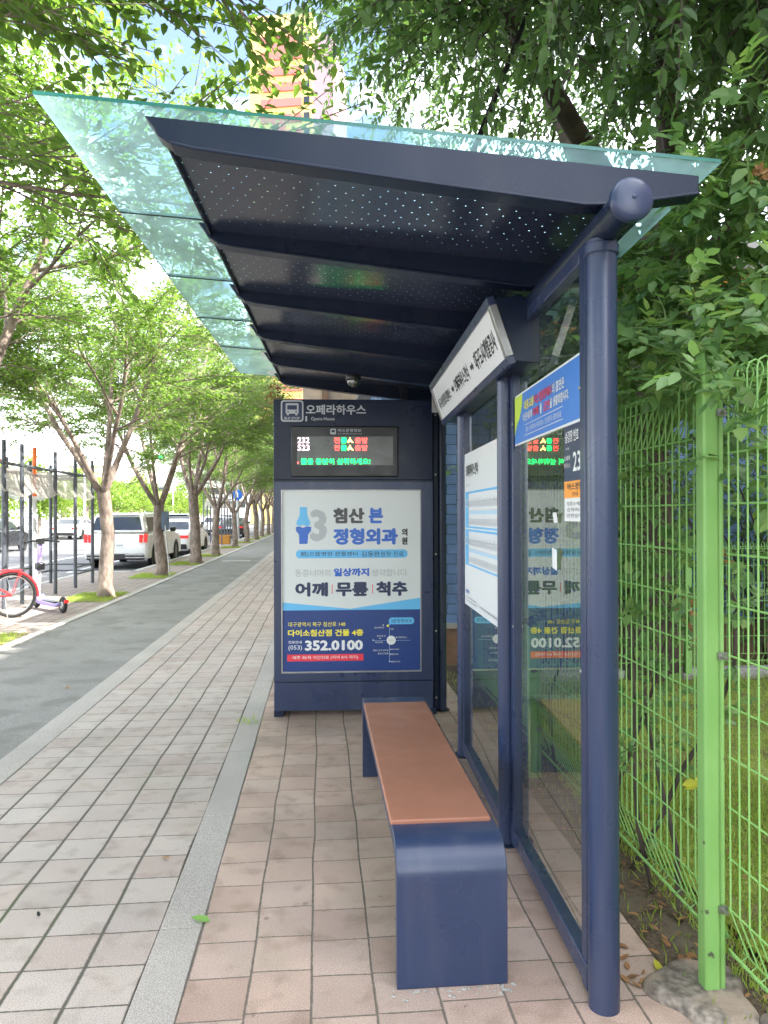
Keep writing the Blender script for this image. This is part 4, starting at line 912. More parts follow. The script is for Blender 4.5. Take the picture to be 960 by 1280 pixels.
# ---- hanging tree over the shelter
def hanging_tree():
    rr = random.Random(77); t = thing('hanging_tree', (2.9, 6.3, 0), 'large dark tree behind the fence, leafy twigs hanging over the shelter roof', 'tree')
    base = Vector((2.9, 6.3, 0)); m = MB(); LP = []; LD = []; LN = []; LL = []
    def rv(a): return Vector((rr.gauss(0, a), rr.gauss(0, a), rr.gauss(0, a)))
    m.tube([(0, 0, -.1), (.03, .02, 1), (-.03, .0, 2.4), (.05, -.05, 3.4)], [.26, .2, .18, .17], BARKD, 14)
    limbs = []
    for tx, ty, tz in ((-.6, 3.2, 5.2), (.4, 2.3, 5.4), (1.6, 3.0, 5.0), (1.7, 4.6, 5.8), (3.2, 3.2, 5.6), (4.6, 4.4, 5.5), (2.4, 8.0, 6.5), (.2, 6.0, 6.4), (4.2, 7.5, 6.2), (2.6, 5.2, 7.6)):
        e = Vector((tx, ty, tz))-base; s = Vector((.05, -.05, 3.2)); mid = s.lerp(e, .5)+Vector((0, 0, .45))+rv(.15); q1 = s.lerp(mid, .5)+rv(.08)
        pts = [s, q1, mid, mid.lerp(e, .5)+rv(.1)+Vector((0, 0, .15)), e]; m.tube(pts, [.11, .08, .06, .04, .015], BARKD, 8, cap=False); limbs.append(pts)
    def strand(p, Ln, d0):
        k = 5; pts = [p]; d = d0.normalized()
        for i in range(k): d = (d+Vector((0, 0, -.28))+rv(.09)).normalized(); pts.append(pts[-1]+d*(Ln/k))
        m.tube([pts[0], pts[2], pts[-1]], [.005, .0035, .0015], BARKD, 3, cap=False)
        n = int(Ln/.032)
        for i in range(n):
            tt = (i+.5)/n*k; a = min(k-1, int(tt)); q = pts[a].lerp(pts[a+1], tt-a); dd = (pts[a+1]-pts[a]).normalized()
            sd = dd.cross(Vector((math.cos(i*.15), math.sin(i*.15), .2))).normalized()*(1 if i % 2 else -1)
            ld = (dd*.55+sd*.8+Vector((0, 0, -.3))+rv(.22)).normalized(); LP.append(q-Vector((0, 0, 0))); LD.append(ld)
            LN.append((Vector((0, -.3, .8))+rv(.45)).normalized()); LL.append(rr.uniform(.05, .092)*(1.12 if rr.random() < .1 else 1))
    # twig origins: ellipsoid clumps (world coords) with a number of strands
    clumps = [(1.2, 3.3, 4.2, .9, .7, .7, 150), (2.2, 3.2, 3.9, .8, .7, .9, 190), (2.9, 3.9, 4.5, .9, .8, .9, 160), (.75, 3.6, 4.6, .6, .7, .6, 80),
              (1.6, 4.9, 5.2, 1.3, 1.0, .9, 210), (3.2, 5.4, 5.6, 1.2, 1.2, 1.1, 190), (4.6, 5.6, 5.2, 1.0, 1.3, 1.2, 120), (.7, 5.2, 5.7, .8, 1.0, .8, 100),
              (2.6, 7.4, 5.8, 1.8, 1.3, 1.6, 200), (5.2, 7.6, 6.0, 1.4, 1.2, 1.4, 90), (1.1, 7.6, 6.7, 1.1, 1.2, 1.0, 90), (-.15, 2.9, 4.3, .3, .5, .3, 12),
              (2.3, 4.6, 6.8, 1.8, 1.6, .7, 120), (1.7, 2.6, 3.75, .5, .45, .5, 60)]
    for cx, cy, cz, rx_, ry_, rz_, n in clumps:
        for _ in range(int(n*1.35)):
            v = rv(1).normalized()*(rr.random()**.45); p = Vector((cx+v.x*rx_, cy+v.y*ry_, cz+v.z*rz_))-base
            if p.z+0 < 2.75+.1: continue
            d = Vector((p.x, p.y, 0)).normalized()*.6+Vector((0, 0, .1))+rv(.4); strand(p, rr.uniform(.35, .85), d)
        for _ in range(9):
            v = rv(1).normalized()*.8; a = Vector((cx+v.x*rx_, cy+v.y*ry_, cz+v.z*rz_))-base; b = Vector((cx, cy, cz+.3))-base
            m.tube([b, b.lerp(a, .5)+rv(.08), a], [.016, .01, .004], BARKD, 4, cap=False)
        c = Vector((cx, cy, cz+.3))-base; best = min((q for l in limbs for q in l), key=lambda q: (q-c).length); m.tube([best, best.lerp(c, .5)+Vector((0, 0, .1)), c], [.035, .025, .016], BARKD, 5, cap=False)
    m.build('trunk', t, smooth=True, autos=60); link_mesh('crown', leaf_mesh('crown', LP, LD, LN, LL, .5, LEAF_R, .14, 6, .1), t)
    print('hanging leaves', len(LP))
hanging_tree()

# ---- climbing rose and shrubs along the fence
def climber():
    rr = random.Random(31); t = thing('climbing_rose', (1.3, 3.6, 0), 'tangled climbing rose with broad leaves spilling over the green mesh fence', 'climbing plant'); base = Vector((1.3, 3.6, 0))
    m = MB(); LP = []; LD = []; LN = []; LL = []
    def rv(a): return Vector((rr.gauss(0, a), rr.gauss(0, a), rr.gauss(0, a)))
    def spray(p, d, Ln, sz):
        k = 4; pts = [p]; d = d.normalized()
        for i in range(k): d = (d+Vector((0, 0, -.12))+rv(.15)).normalized(); pts.append(pts[-1]+d*(Ln/k))
        m.tube(pts, [.004, .0035, .003, .002, .0015], CLIMBSTEM, 4, cap=False); n = max(3, int(Ln/.045))
        for i in range(n):
            tt = (i+.5)/n*k; a = min(k-1, int(tt)); q = pts[a].lerp(pts[a+1], tt-a)
            # compound leaf: petiole with 3-5 leaflets
            pd = ((pts[a+1]-pts[a]).normalized()*.4+rv(.7)+Vector((-.25, -.2, 0))).normalized(); up = Vector((-.25+rr.gauss(0, .3), -.35+rr.gauss(0, .3), .8)).normalized(); sd = pd.cross(up).normalized()
            l = sz*rr.uniform(.7, 1.25)
            for (f_, s_) in ((1.0, 0), (.62, 1), (.62, -1), (.2, 1), (.2, -1))[:rr.choice((3, 5, 5))]:
                LP.append(q+pd*l*f_*1.1); LD.append((pd*.8+sd*s_*.9+Vector((0, 0, -.15))).normalized()); LN.append((up+rv(.15)).normalized()); LL.append(l*rr.uniform(.85, 1.1))
    for sx, sy in ((.02, 2.8), (.1, 3.5), (.02, 3.0), (.08, 3.25), (.0, 3.9), (.1, 5.0), (.03, 2.6)):
        p = Vector((1.28+sx, sy, 0))-base; pts = [p]; d = Vector((rr.gauss(0, .1), rr.gauss(0, .2), 1))
        for i in range(9): d = (d+rv(.25)+Vector((0, 0, .25))).normalized(); q = pts[-1]+d*.25; q.x = max(-.04, min(.35, q.x)); pts.append(q)
        m.tube(pts, [.011-.0008*i for i in range(10)], BARKD, 6, cap=False)
        for q in pts[2:]:
            for _ in range(2): spray(q, rv(1)+Vector((.2, 0, .2)), rr.uniform(.15, .35), .034)
    regs = [(1.36, 2.35, 2.0, 2.0, 3.3, 2.9, 130, .06), (1.25, 3.0, 1.95, 1.8, 4.5, 2.6, 90, .055), (1.3, 4.3, 1.9, 2.2, 6.2, 2.7, 130, .045), (2.0, 2.6, 2.0, 3.2, 4.0, 3.1, 120, .06), (1.3, 2.5, .9, 1.6, 3.6, 1.9, 26, .05), (1.3, 3.4, .9, 1.7, 6.0, 1.9, 34, .05), (1.5, 4.8, 1.0, 3.0, 6.6, 2.2, 90, .05), (1.2, 2.5, 1.85, 1.32, 3.2, 2.3, 22, .05), (1.22, 2.22, 1.97, 1.32, 2.36, 2.12, 5, .06), (1.3, 2.0, 1.5, 1.5, 2.2, 2.0, 9, .06)]
    for x0, y0, z0, x1, y1, z1, n, sz in regs:
        for _ in range(n):
            p = Vector((rr.uniform(x0, x1), rr.uniform(y0, y1), rr.uniform(z0, z1)))-base; spray(p, Vector((-.3, -.3, .4))+rv(.6), rr.uniform(.2, .5), sz)
    m.build('stems', t, smooth=True); link_mesh('leaves', leaf_mesh('leaves', LP, LD, LN, LL, .62, LEAF_V, .1, 6, .08), t)
    # faded flowers and dry leaf clusters
    P = []; D = []; Nn = []; Ls = []
    for c in ((1.32, 3.2, 1.93), (1.34, 3.28, 1.86), (1.5, 2.4, 2.66), (1.25, 2.24, 1.35), (1.3, 2.5, 1.15)):
        for _ in range(14): P.append(Vector(c)-base+rv(.02)); D.append(rv(1)); Nn.append(rv(1).normalized()); Ls.append(rr.uniform(.02, .045))
    link_mesh('dry_leaves', leaf_mesh('dry_leaves', P, D, Nn, Ls, .5, LEAF_DRY, .3, 6, .2), t)
    P = []; D = []; Nn = []; Ls = []
    for c in ((1.45, 2.75, 2.37), (1.46, 2.78, 2.33), (1.27, 2.28, 1.02), (1.5, 2.9, 2.5), (1.22, 2.32, .62)):
        for _ in range(3): P.append(Vector(c)-base+rv(.012)); D.append(rv(1)); Nn.append(rv(1).normalized()); Ls.append(rr.uniform(.03, .055))
    link_mesh('yellow_leaves', leaf_mesh('yellow_leaves', P, D, Nn, Ls, .55, LEAF_YEL, .3, 6, .2), t)
CLIMBSTEM = plain('green_stem', (.1, .17, .05), .6)
climber()
def shrub(x, y, sx, sy, h, n, seed, lab, leaf=.06, mat=LEAF_R):
    rr = np.random.RandomState(seed); t = thing('shrub', (x, y, 0), lab, 'shrub', group='shrubs by the blue wall')
    v = rr.normal(0, 1, (n, 3)); v /= np.linalg.norm(v, axis=1)[:, None]; v *= (rr.rand(n)**.4)[:, None]; P = v*[sx, sy, h*.5]+[0, 0, h*.55]; P[:, 2] = np.maximum(P[:, 2], .15)
    D = v+rr.normal(0, .6, (n, 3))+[0, 0, .1]; Nn = rr.normal(0, .5, (n, 3))+[0, 0, 1]; Nn /= np.linalg.norm(Nn, axis=1)[:, None]
    link_mesh('foliage', leaf_mesh('foliage', P, D, Nn, leaf*rr.uniform(.6, 1.3, n), .5, mat, .15, 4), t)
    m = MB(); r2 = random.Random(seed)
    for k in range(9): m.tube([(r2.gauss(0, .06), r2.gauss(0, .04), 0), (r2.gauss(0, sx*.3), r2.gauss(0, sy*.3), h*.5), (r2.gauss(0, sx*.6), r2.gauss(0, sy*.5), h*.9)], [.015, .01, .004], BARKD, 5, cap=False)
    m.build('stems', t)
shrub(2.15, 6.9, .45, .3, 2.2, 3600, 1, 'tall leafy shrub at the fence corner nearest the blue wall')
shrub(3.2, 6.9, .6, .3, 2.3, 4200, 2, 'broad dark shrub before the blue wall, middle of three')
shrub(4.4, 6.9, .8, .35, 2.4, 4200, 3, 'rightmost dark shrub in front of the blue wall')
# withered sprig on the kiosk top
P = []; D = []; Nn = []; Ls = []; rr = random.Random(3); c0 = s2w(-.52, 5.62, 2.36)
for _ in range(60): P.append((rr.gauss(0, .035), rr.gauss(0, .03), abs(rr.gauss(.05, .04)))); D.append((rr.gauss(0, 1), rr.gauss(0, 1), rr.gauss(.3, .7))); v = Vector((rr.gauss(0, 1), rr.gauss(0, 1), 1)).normalized(); Nn.append(tuple(v)); Ls.append(rr.uniform(.03, .06))
o = link_mesh('withered_sprig', leaf_mesh('withered_sprig', P, D, Nn, Ls, .35, LEAF_DRY, .2, 6, .2)); o.location = c0; tag(o, 'tuft of withered brown leaves on the left top corner of the kiosk', 'dry twig')

# ---- fallen leaves
def fallen(px, py, L_, mat, lab, seed, ratio=.42):
    rr = random.Random(seed); p = gp(px, py); a = rr.uniform(0, 6.28)
    me = leaf_mesh('fallen_leaf', [(0, 0, .004)], [(math.cos(a), math.sin(a), .08)], [(rr.gauss(0, .12), rr.gauss(0, .12), 1)], [L_], ratio, mat, .16, 6, -.08)
    o = link_mesh('fallen_leaf', me); o.location = (p.x, p.y, .003); tag(o, lab, 'leaf', 'fallen leaves')
o_ = fallen
o_(262, 1152, .075, LEAF_GRN, 'fresh green fallen leaf on the pink tiles beside the grey stone band', 12, .5)
o_(200, 1073, .05, LEAF_DRY, 'curled brown leaf on the grey tiles left of the stone band', 2)
o_(824, 1218, .06, LEAF_YEL, 'yellow green fallen leaf on the flat stone under the fence post', 3)
o_(82, 861, .07, LEAF_DRY, 'dry brown leaf on the bike path near the left edge', 4)
o_(97, 873, .05, LEAF_DRY, 'small brown leaf on the bike path beside the granite kerb', 5)
o_(240, 885, .05, LEAF_DRY, 'dark dry leaf on the sunlit grey tiles in front of the kiosk', 6)
o_(48, 1146, .035, RUBBER, 'flat dark spot-like leaf on the grey tiles at lower left', 7)
P = []; D = []; Nn = []; Ls = []; rr = random.Random(8)
for _ in range(700):
    u = rr.random()
    if u < .5: p = (rr.uniform(1.13, 1.5), rr.uniform(1.7, 6.5), .02)
    elif u < .8: p = (rr.uniform(1.5, 4), rr.uniform(2, 6.9), .055)
    elif u < .92: p = (rr.uniform(.95, 1.12), rr.uniform(2.2, 6.5), .004)
    else: p = (rr.uniform(-6, 1), rr.uniform(6.5, 20), .004)
    P.append(p); a = rr.uniform(0, 6.28); D.append((math.cos(a), math.sin(a), .1)); v = Vector((rr.gauss(0, .25), rr.gauss(0, .25), 1)).normalized(); Nn.append(tuple(v)); Ls.append(rr.uniform(.02, .05))
tag(link_mesh('leaf_litter', leaf_mesh('leaf_litter', P, D, Nn, Ls, .45, LEAF_DRY, .15, 6, -.1)), 'scattered dry brown leaf litter along the fence and lawn', 'leaf litter', kind='stuff')

# ---- overhead cables to the kiosk
m = MB()
a = at(560, 260, 4.3); b = at(712, -120, 3.5)
for k in range(3):
    pts = []
    for i in range(13):
        t = i/12.; p = a.lerp(b, t); p.z -= .03*math.sin(math.pi*t)*(1+.05*k); p.x += .014*k-.012*k*t; pts.append(p)
    m.tube([s2w(.45+.02*k, 5.7, 2.36), s2w(.4+.02*k, 5.9, 2.75)]+pts, .006, RUBBER, 6)
tag(m.build('overhead_cable'), 'bundle of black cables running up from the kiosk into the tree', 'cable')

# ================================================================== ACROSS THE ROAD
def median_tree(x, y, h, seed, lab):
    rr = np.random.RandomState(seed); t = thing('median_tree', (x, y, 0), lab, 'tree', group='pale green trees on the median'); n = 2600
    cl = rr.normal(0, 1, (16, 3))*[h*.2, h*.2, h*.14]+[0, 0, h*.66]; idx = rr.randint(0, 16, n); P = cl[idx]+rr.normal(0, 1, (n, 3))*[h*.085, h*.085, h*.06]
    D = rr.normal(0, 1, (n, 3)); Nn = rr.normal(0, .6, (n, 3))+[0, 0, 1]; Nn /= np.linalg.norm(Nn, axis=1)[:, None]
    link_mesh('crown', leaf_mesh('crown', P, D, Nn, .3*rr.uniform(.6, 1.3, n), .55, LEAF_M, .1, 4), t)
    m = MB(); r2 = random.Random(seed); m.tube([(0, 0, -.1), (.05, 0, h*.3), (0, .05, h*.5)], [.13, .1, .07], BARK, 8)
    for c in cl[:8]: m.tube([(0, 0, h*.38), tuple((np.array([0, 0, h*.38])+c)/2), tuple(c)], [.06, .04, .015], BARK, 5, cap=False)
    m.build('trunk', t); return t
MT = [median_tree(-20.5, 30, 5.2, 1, ''), median_tree(-20.6, 36, 4.8, 2, ''), median_tree(-20.3, 42.5, 5.4, 3, '')]
labs = ['first', 'second', 'third', 'fourth', 'fifth', 'sixth', 'seventh', 'eighth', 'ninth', 'tenth', 'eleventh', 'twelfth', 'thirteenth', 'fourteenth', 'fifteenth', 'sixteenth']
for i in range(3): MT[i]['label'] = 'pale green median tree across the road, %s counted from the left edge' % labs[i]
for i in range(13):
    o = copy_tree(MT[i % 3]); o.location = (-20.5+.3*math.sin(i*3), 48+i*6.5+1.2*math.sin(i*1.7), 0); o.rotation_euler = (0, 0, i*1.9); s = .95+.2*math.sin(i*2.3); o.scale = (s, s, s)
    o['label'] = 'pale green median tree across the road, %s counted from the left edge' % labs[i+3]
for i in range(6):
    o = copy_tree(MT[(i+1) % 3]); o.location = (-36+1.5*math.sin(i*2), 55+i*16, 0); o.rotation_euler = (0, 0, i*2.2); o.scale = (1.5, 1.5, 1.4); o.name = 'far_tree'
    o['label'] = 'tree on the far side of the road, %s from the left' % labs[i]; o['group'] = 'tall trees on the far pavement'

# ================================================================== CARS
def wheel(parent, x, y, r, w_, side):
    m = MB(); M = Matrix.Rotation(R(90), 3, 'Z'); m.torus((x, y, r), r-.075, .085, RUBBER, M, 26, 8); m.v = [(x+(a-x)*w_/.17, b, c) for a, b, c in m.v]; t = m.build('tyre', parent, smooth=True)
    m = MB(); Mx = Matrix.Rotation(R(90)*side, 3, 'Y'); m.lathe((x, y, r), [(.001, .055), (.04, .055), (.06, .03), (r-.13, .03), (r-.10, .07), (r-.085, .07)], STEEL, Mx, 20)
    for k in range(5):
        a = k*2*math.pi/5; c, s = math.cos(a), math.sin(a)
        m.add([(x+side*.072, y+c*.05-s*.03, r+s*.05+c*.03), (x+side*.072, y+c*.05+s*.03, r+s*.05-c*.03), (x+side*.072, y+c*(r-.1)+s*.02, r+s*(r-.1)-c*.02), (x+side*.072, y+c*(r-.1)-s*.02, r+s*(r-.1)+c*.02)], [(0, 1, 2, 3)], CHROME)
    m.build('rim', t, smooth=True)
def car(name, loc, rz, lab, kind, paint, group=None, plate=None):
    """built facing +Y (we look at the tail at -Y)"""
    t = thing(name, loc, lab, 'car', rz, group)
    if kind == 'suv': L_, W_, H_, belt, r = 4.8, 1.88, 1.69, 1.05, .37; roof = [(.18, 1.10), (.32, 1.58), (.62, H_-.02), (1.6, H_), (2.7, H_-.05), (3.5, 1.12)]; body = [(.0, .42), (.02, .88), (.12, 1.06), (3.5, 1.10), (4.45, .98), (4.74, .82), (4.8, .5), (4.76, .3), (.06, .3)]
    elif kind == 'hatch': L_, W_, H_, belt, r = 4.2, 1.8, 1.52, .98, .33; roof = [(.2, 1.0), (.5, 1.42), (.8, H_-.02), (1.7, H_), (2.5, 1.45), (3.25, 1.0)]; body = [(.0, .4), (.02, .8), (.12, .98), (3.2, 1.0), (3.9, .86), (4.16, .7), (4.2, .45), (4.15, .25), (.06, .25)]
    else: L_, W_, H_, belt, r = 4.75, 1.84, 1.45, .98, .33; roof = [(.75, .97), (1.35, 1.36), (1.7, H_-.01), (2.4, H_), (2.9, 1.38), (3.65, .96)]; body = [(.0, .45), (.02, .8), (.1, .95), (.8, .98), (3.6, .98), (4.4, .84), (4.7, .68), (4.75, .45), (4.7, .25), (.06, .25)]
    hw = W_/2; m = MB()
    # lower body: sections across the width, sides slightly barrelled, wheel arches cut as dark discs
    lv_ = [(-1, .93, .03), (-.93, .985, .008), (-.5, 1, 0), (.5, 1, 0), (.93, .985, .008), (1, .93, .03)]
    def shell(poly, xs_, mat):
        n = len(poly); cy = sum(p[0] for p in poly)/n; cz = sum(p[1] for p in poly)/n; vs = []; fs = []
        for x, k in xs_: vs += [(x, cy+(a-cy)*k, cz+(b-cz)*(k if b > cz else 1)) for a, b in poly]
        for i in range(len(xs_)-1):
            for j in range(n): fs.append((i*n+j, i*n+(j+1) % n, (i+1)*n+(j+1) % n, (i+1)*n+j))
        fs += [tuple(range(n-1, -1, -1)), tuple((len(xs_)-1)*n+j for j in range(n))]; m.add(vs, fs, mat)
    shell(body, [(-hw, .955), (-hw*.93, .985), (-hw*.7, 1), (hw*.7, 1), (hw*.93, .985), (hw, .955)], paint)
    # cabin, narrower at the top
    n = len(roof); vs = []; fs = []
    def wat(z): return hw*.94-(z-.95)*.26
    for a, b in roof: vs += [(-wat(b), a, b), (wat(b), a, b)]
    for i in range(n-1): fs.append((2*i, 2*i+1, 2*i+3, 2*i+2))
    fs += [tuple(2*i for i in range(n)), tuple(2*i+1 for i in range(n-1, -1, -1)), (0, 2*n-2, 2*n-1, 1)]; m.add(vs, fs, paint)
    m.build('body', t, bevel=.045, seg=3)
    # arches
    wy = (.95 if kind != 'sedan' else 1.0, L_-.92)
    for sx in (-1, 1):
        for y in wy: m = MB(); m.lathe((sx*(hw-.12), y, r), [(.001, .122), (r+.055, .122), (r+.055, .0)], BLACK, Matrix.Rotation(R(90)*sx, 3, 'Y'), 28); m.build('wheel_arch', t)
    for sx in (-1, 1):
        for y in wy: wheel(t, sx*(hw-.07), y, r, .2, sx)
    # glazing, slightly proud
    def lerp(i, k): a, b = roof[i], roof[i+1]; return (a[0]+(b[0]-a[0])*k, a[1]+(b[1]-a[1])*k)
    m = MB(); a = lerp(0, .16); b = lerp(0, .97); o = .008
    m.add([(-wat(a[1])*.9, a[0]-o-.012, a[1]), (wat(a[1])*.9, a[0]-o-.012, a[1]), (wat(b[1])*.88, b[0]-o-.012, b[1]), (-wat(b[1])*.88, b[0]-o-.012, b[1])], [(0, 1, 2, 3)], CARGLASS); m.build('rear_window', t)
    m = MB(); a = lerp(n-2, .95); b = lerp(n-2, .05)
    m.add([(-wat(a[1])*.9, a[0]+.02, a[1]), (wat(a[1])*.9, a[0]+.02, a[1]), (wat(b[1])*.9, b[0]+.02, b[1]), (-wat(b[1])*.9, b[0]+.02, b[1])], [(0, 1, 2, 3)], CARGLASS); m.build('windscreen', t)
    zt = H_-.13; zb_ = belt+.05; ya = roof[0][0]+.22; yb_ = roof[1][0]+.22; yc = roof[-2][0]-.05; yd = roof[-1][0]-.28; ym = (yb_+yc)/2
    for sx in (-1, 1):
        for (p0, p1, p2, p3) in ((ya+.1, yb_+.12, ym-.04, ym-.04), (ym+.04, ym+.04, yc-.1, yd)):
            m = MB(); m.add([(sx*(wat(zb_)+.006), p0, zb_), (sx*(wat(zt)+.006), p1, zt), (sx*(wat(zt)+.006), p2, zt), (sx*(wat(zb_)+.006), p3, zb_)], [(0, 1, 2, 3)], CARGLASS); m.build('side_window', t)
        m = MB(); m.box((sx*(hw+.0), roof[-1][0]-.55, belt+.02), (sx*(hw+.18), roof[-1][0]-.40, belt+.17), BLACK if kind == 'suv' else paint); m.build('mirror', t, bevel=.03)
        m = MB()
        if kind == 'suv':
            m.box((sx*(hw-.10), -.006, .80), (sx*(hw-.02), .2, 1.06), REDLENS); m.box((sx*(hw-.24), -.012, .80), (sx*(hw-.15), .1, 1.04), REDLENS)
        else: m.box((sx*(hw-.42), -.004, .70), (sx*(hw-.03), .15, .82), REDLENS)
        m.build('tail_light', t, bevel=.01)
        m = MB(); m.box((sx*(hw-.45), L_-.25, .62), (sx*(hw-.06), L_-.03, .76), I_W); m.build('headlight', t, bevel=.02)
        m = MB(); yh = ym+.25; m.box((sx*(hw-.01), yh, belt-.12), (sx*(hw+.015), yh+.2, belt-.09), CHROME); m.build('door_handle', t)
        m = MB()
        for yy in (ym, roof[-1][0]-.25, ya+.35): m.box((sx*(hw-.02), yy-.004, .42), (sx*(hw+.002), yy+.004, belt-.02), BLACK)
        m.build('door_seam', t)
    m = MB(); m.box((-hw+.1, -.03, .28), (hw-.1, .3, .47), BLACK); m.build('lower_bumper', t, bevel=.03)
    if kind == 'suv':
        for sx in (-1, 1): m = MB(); m.box((sx*.3, -.045, .42), (sx*.85, -.02, .47), CHROME); m.box((sx*.3, -.046, .34), (sx*.85, -.02, .37), CHROME); m.build('exhaust_trim', t)
        for sx in (-1, 1): m = MB(); m.tube([(sx*.68, .7, H_-.02), (sx*.68, .8, H_+.04), (sx*.68, 2.5, H_+.03), (sx*.68, 2.65, H_-.05)], .018, CHROME, 6); m.build('roof_rail', t)
        m = MB(); m.box((-.6, .28, H_-.08), (.6, .55, H_-.03), paint); m.build('spoiler', t, bevel=.02)
    m = MB(); m.box((-.27, -.02, .66), (.27, .02, .78), I_W); pl_ = m.build('number_plate', t)
    if plate:
        q = Sheet((-.27, -.021, .66), (1, 0, 0), (0, 0, 1)); q.text(plate, .04, .025, .5, .095, I_GR, 2, .01); q.mb.build('plate_lettering', pl_)
    return t
RZ_ = -.12
car('parked_suv', (-6.12, 22.6, RZ_), R(-1.5), 'white SUV parked at the kerb, rear towards us with dark rear window', 'suv', WHITEP, plate='175주 6041')
car('parked_saloon', (-6.1, 29.6, RZ_), R(-1), 'white saloon with bluish glass parked ahead of the SUV', 'sedan', WHITEP)
car('parked_dark_suv', (-8.1, 42.0, RZ_), 0, 'dark SUV with lit red tail lights beside the second pole canopy', 'suv', CARDK)
car('black_saloon', (-14.6, 31.5, RZ_), 0, 'black saloon on the road cut by the left picture edge', 'sedan', CARDK, 'cars on the road')
car('dark_hatchback', (-17.2, 41.5, RZ_), R(180), 'dark hatchback on the road behind the pole canopy', 'hatch', CARDK, 'cars on the road')
car('white_saloon', (-17.0, 50.5, RZ_), R(0), 'white saloon on the road between the dark hatchback and the first tree', 'sedan', WHITEP, 'cars on the road')
car('silver_hatchback', (-13.5, 62, RZ_), 0, 'silver hatchback far up the road right of the saloon', 'hatch', CARSIL, 'cars on the road')
car('small_white_car', (-8.3, 58, RZ_), 0, 'white hatchback far away behind the tree with the blue sign', 'hatch', WHITEP, 'cars on the road')
car('small_dark_car', (-6.3, 52, RZ_), 0, 'dark grey saloon parked far along the kerb', 'sedan', CARDK, 'cars on the road')
car('far_white_suv', (-9.5, 75, RZ_), 0, 'farthest white SUV near the end of the road', 'suv', WHITEP, 'cars on the road')
car('far_blue_car', (-16.6, 78, RZ_), R(180), 'small blue hatchback coming from the end of the road', 'hatch', CARBLU, 'cars on the road')

# ================================================================== STREET FURNITURE
def canopy(loc, lab, red=True, s=1.0, name='pole_canopy'):
    t = thing(name, loc, lab, 'canopy'); xs_ = (0, .9); ysx = [0, 1.15, 2.3, 3.45, 4.6]
    for i, x in enumerate(xs_):
        for j, y in enumerate(ysx):
            h = 2.72 if x > 0 else 2.62
            if red and x > 0 and j == 1: y = .72
            mt = POLE
            m = MB()
            m.tube([(x, y, 0), (x, y, h)], .035, POLE, 12)
            m.build('post', t, smooth=True)
    for x in xs_: m = MB(); m.tube([(x, -.1, 2.35), (x, 4.7, 2.35)], .028, ORANGE if (red and x == 0) else POLE, 8); m.build('top_rail', t, smooth=True)
    for y in (0, 2.3, 4.6): m = MB(); m.tube([(0, y, 2.38), (.9, y, 2.38)], .028, ORANGE if (red and y == 0) else POLE, 8); m.build('cross_rail', t, smooth=True)
    if red: m = MB(); m.tube([(.74, 1.7, 0), (.74, 1.7, 1.85)], .036, PALEGREY, 12); m.tube([(.74, 1.7, 1.85), (.74, 1.7, 2.75)], .037, ORANGE, 12); m.build('post', t, smooth=True)  # pale lower length paints the lens flare washing out the orange pole
    for z in (.28, .42):
        m = MB(); m.tube([(0, 2.3, z), (0, 4.7, z)], .02, POLE, 6); m.tube([(0, 4.6, z), (.9, 4.6, z)], .02, POLE, 6); m.tube([(.9, 3.45, z), (.9, 4.7, z)], .02, POLE, 6); m.build('low_rail', t)
    # sagging net cover
    m = MB(); nx, ny = 12, 46; vs = []
    for j in range(ny+1):
        y = -.1+4.8*j/ny; ph = (y % 1.15)/1.15; sag = .09*math.sin(math.pi*ph)
        for i in range(nx+1):
            u = i/nx; x = -.04+.98*u; edge = max(0, 1-min(u, 1-u)*6); z = 2.34-sag*(1-edge*.6)-.44*edge**.7-.05*math.sin(math.pi*ph)*edge
            vs.append((x, y, z))
    m.add(vs, [(j*(nx+1)+i, j*(nx+1)+i+1, (j+1)*(nx+1)+i+1, (j+1)*(nx+1)+i) for j in range(ny) for i in range(nx)], NET)
    m.build('net_cover', t, smooth=True); return t
canopy((-5.97, 12.3, 0), 'row of slim slate poles carrying a sagging net awning, one pole orange', True)
canopy((-5.9, 37.9, 0), 'second smaller pole canopy with awning far along the kerb', False)
t = thing('wooden_box', (-5.0, 38.5, 0), 'orange brown wooden box under the far canopy', 'box'); m = MB(); m.box((-.3, 0, 0), (.3, .5, .42), OCHRE); m.build('crate', t, bevel=.01); m = MB(); m.box((-.33, -.03, .421), (.33, .53, .46), OCHRE); m.build('lid', t)

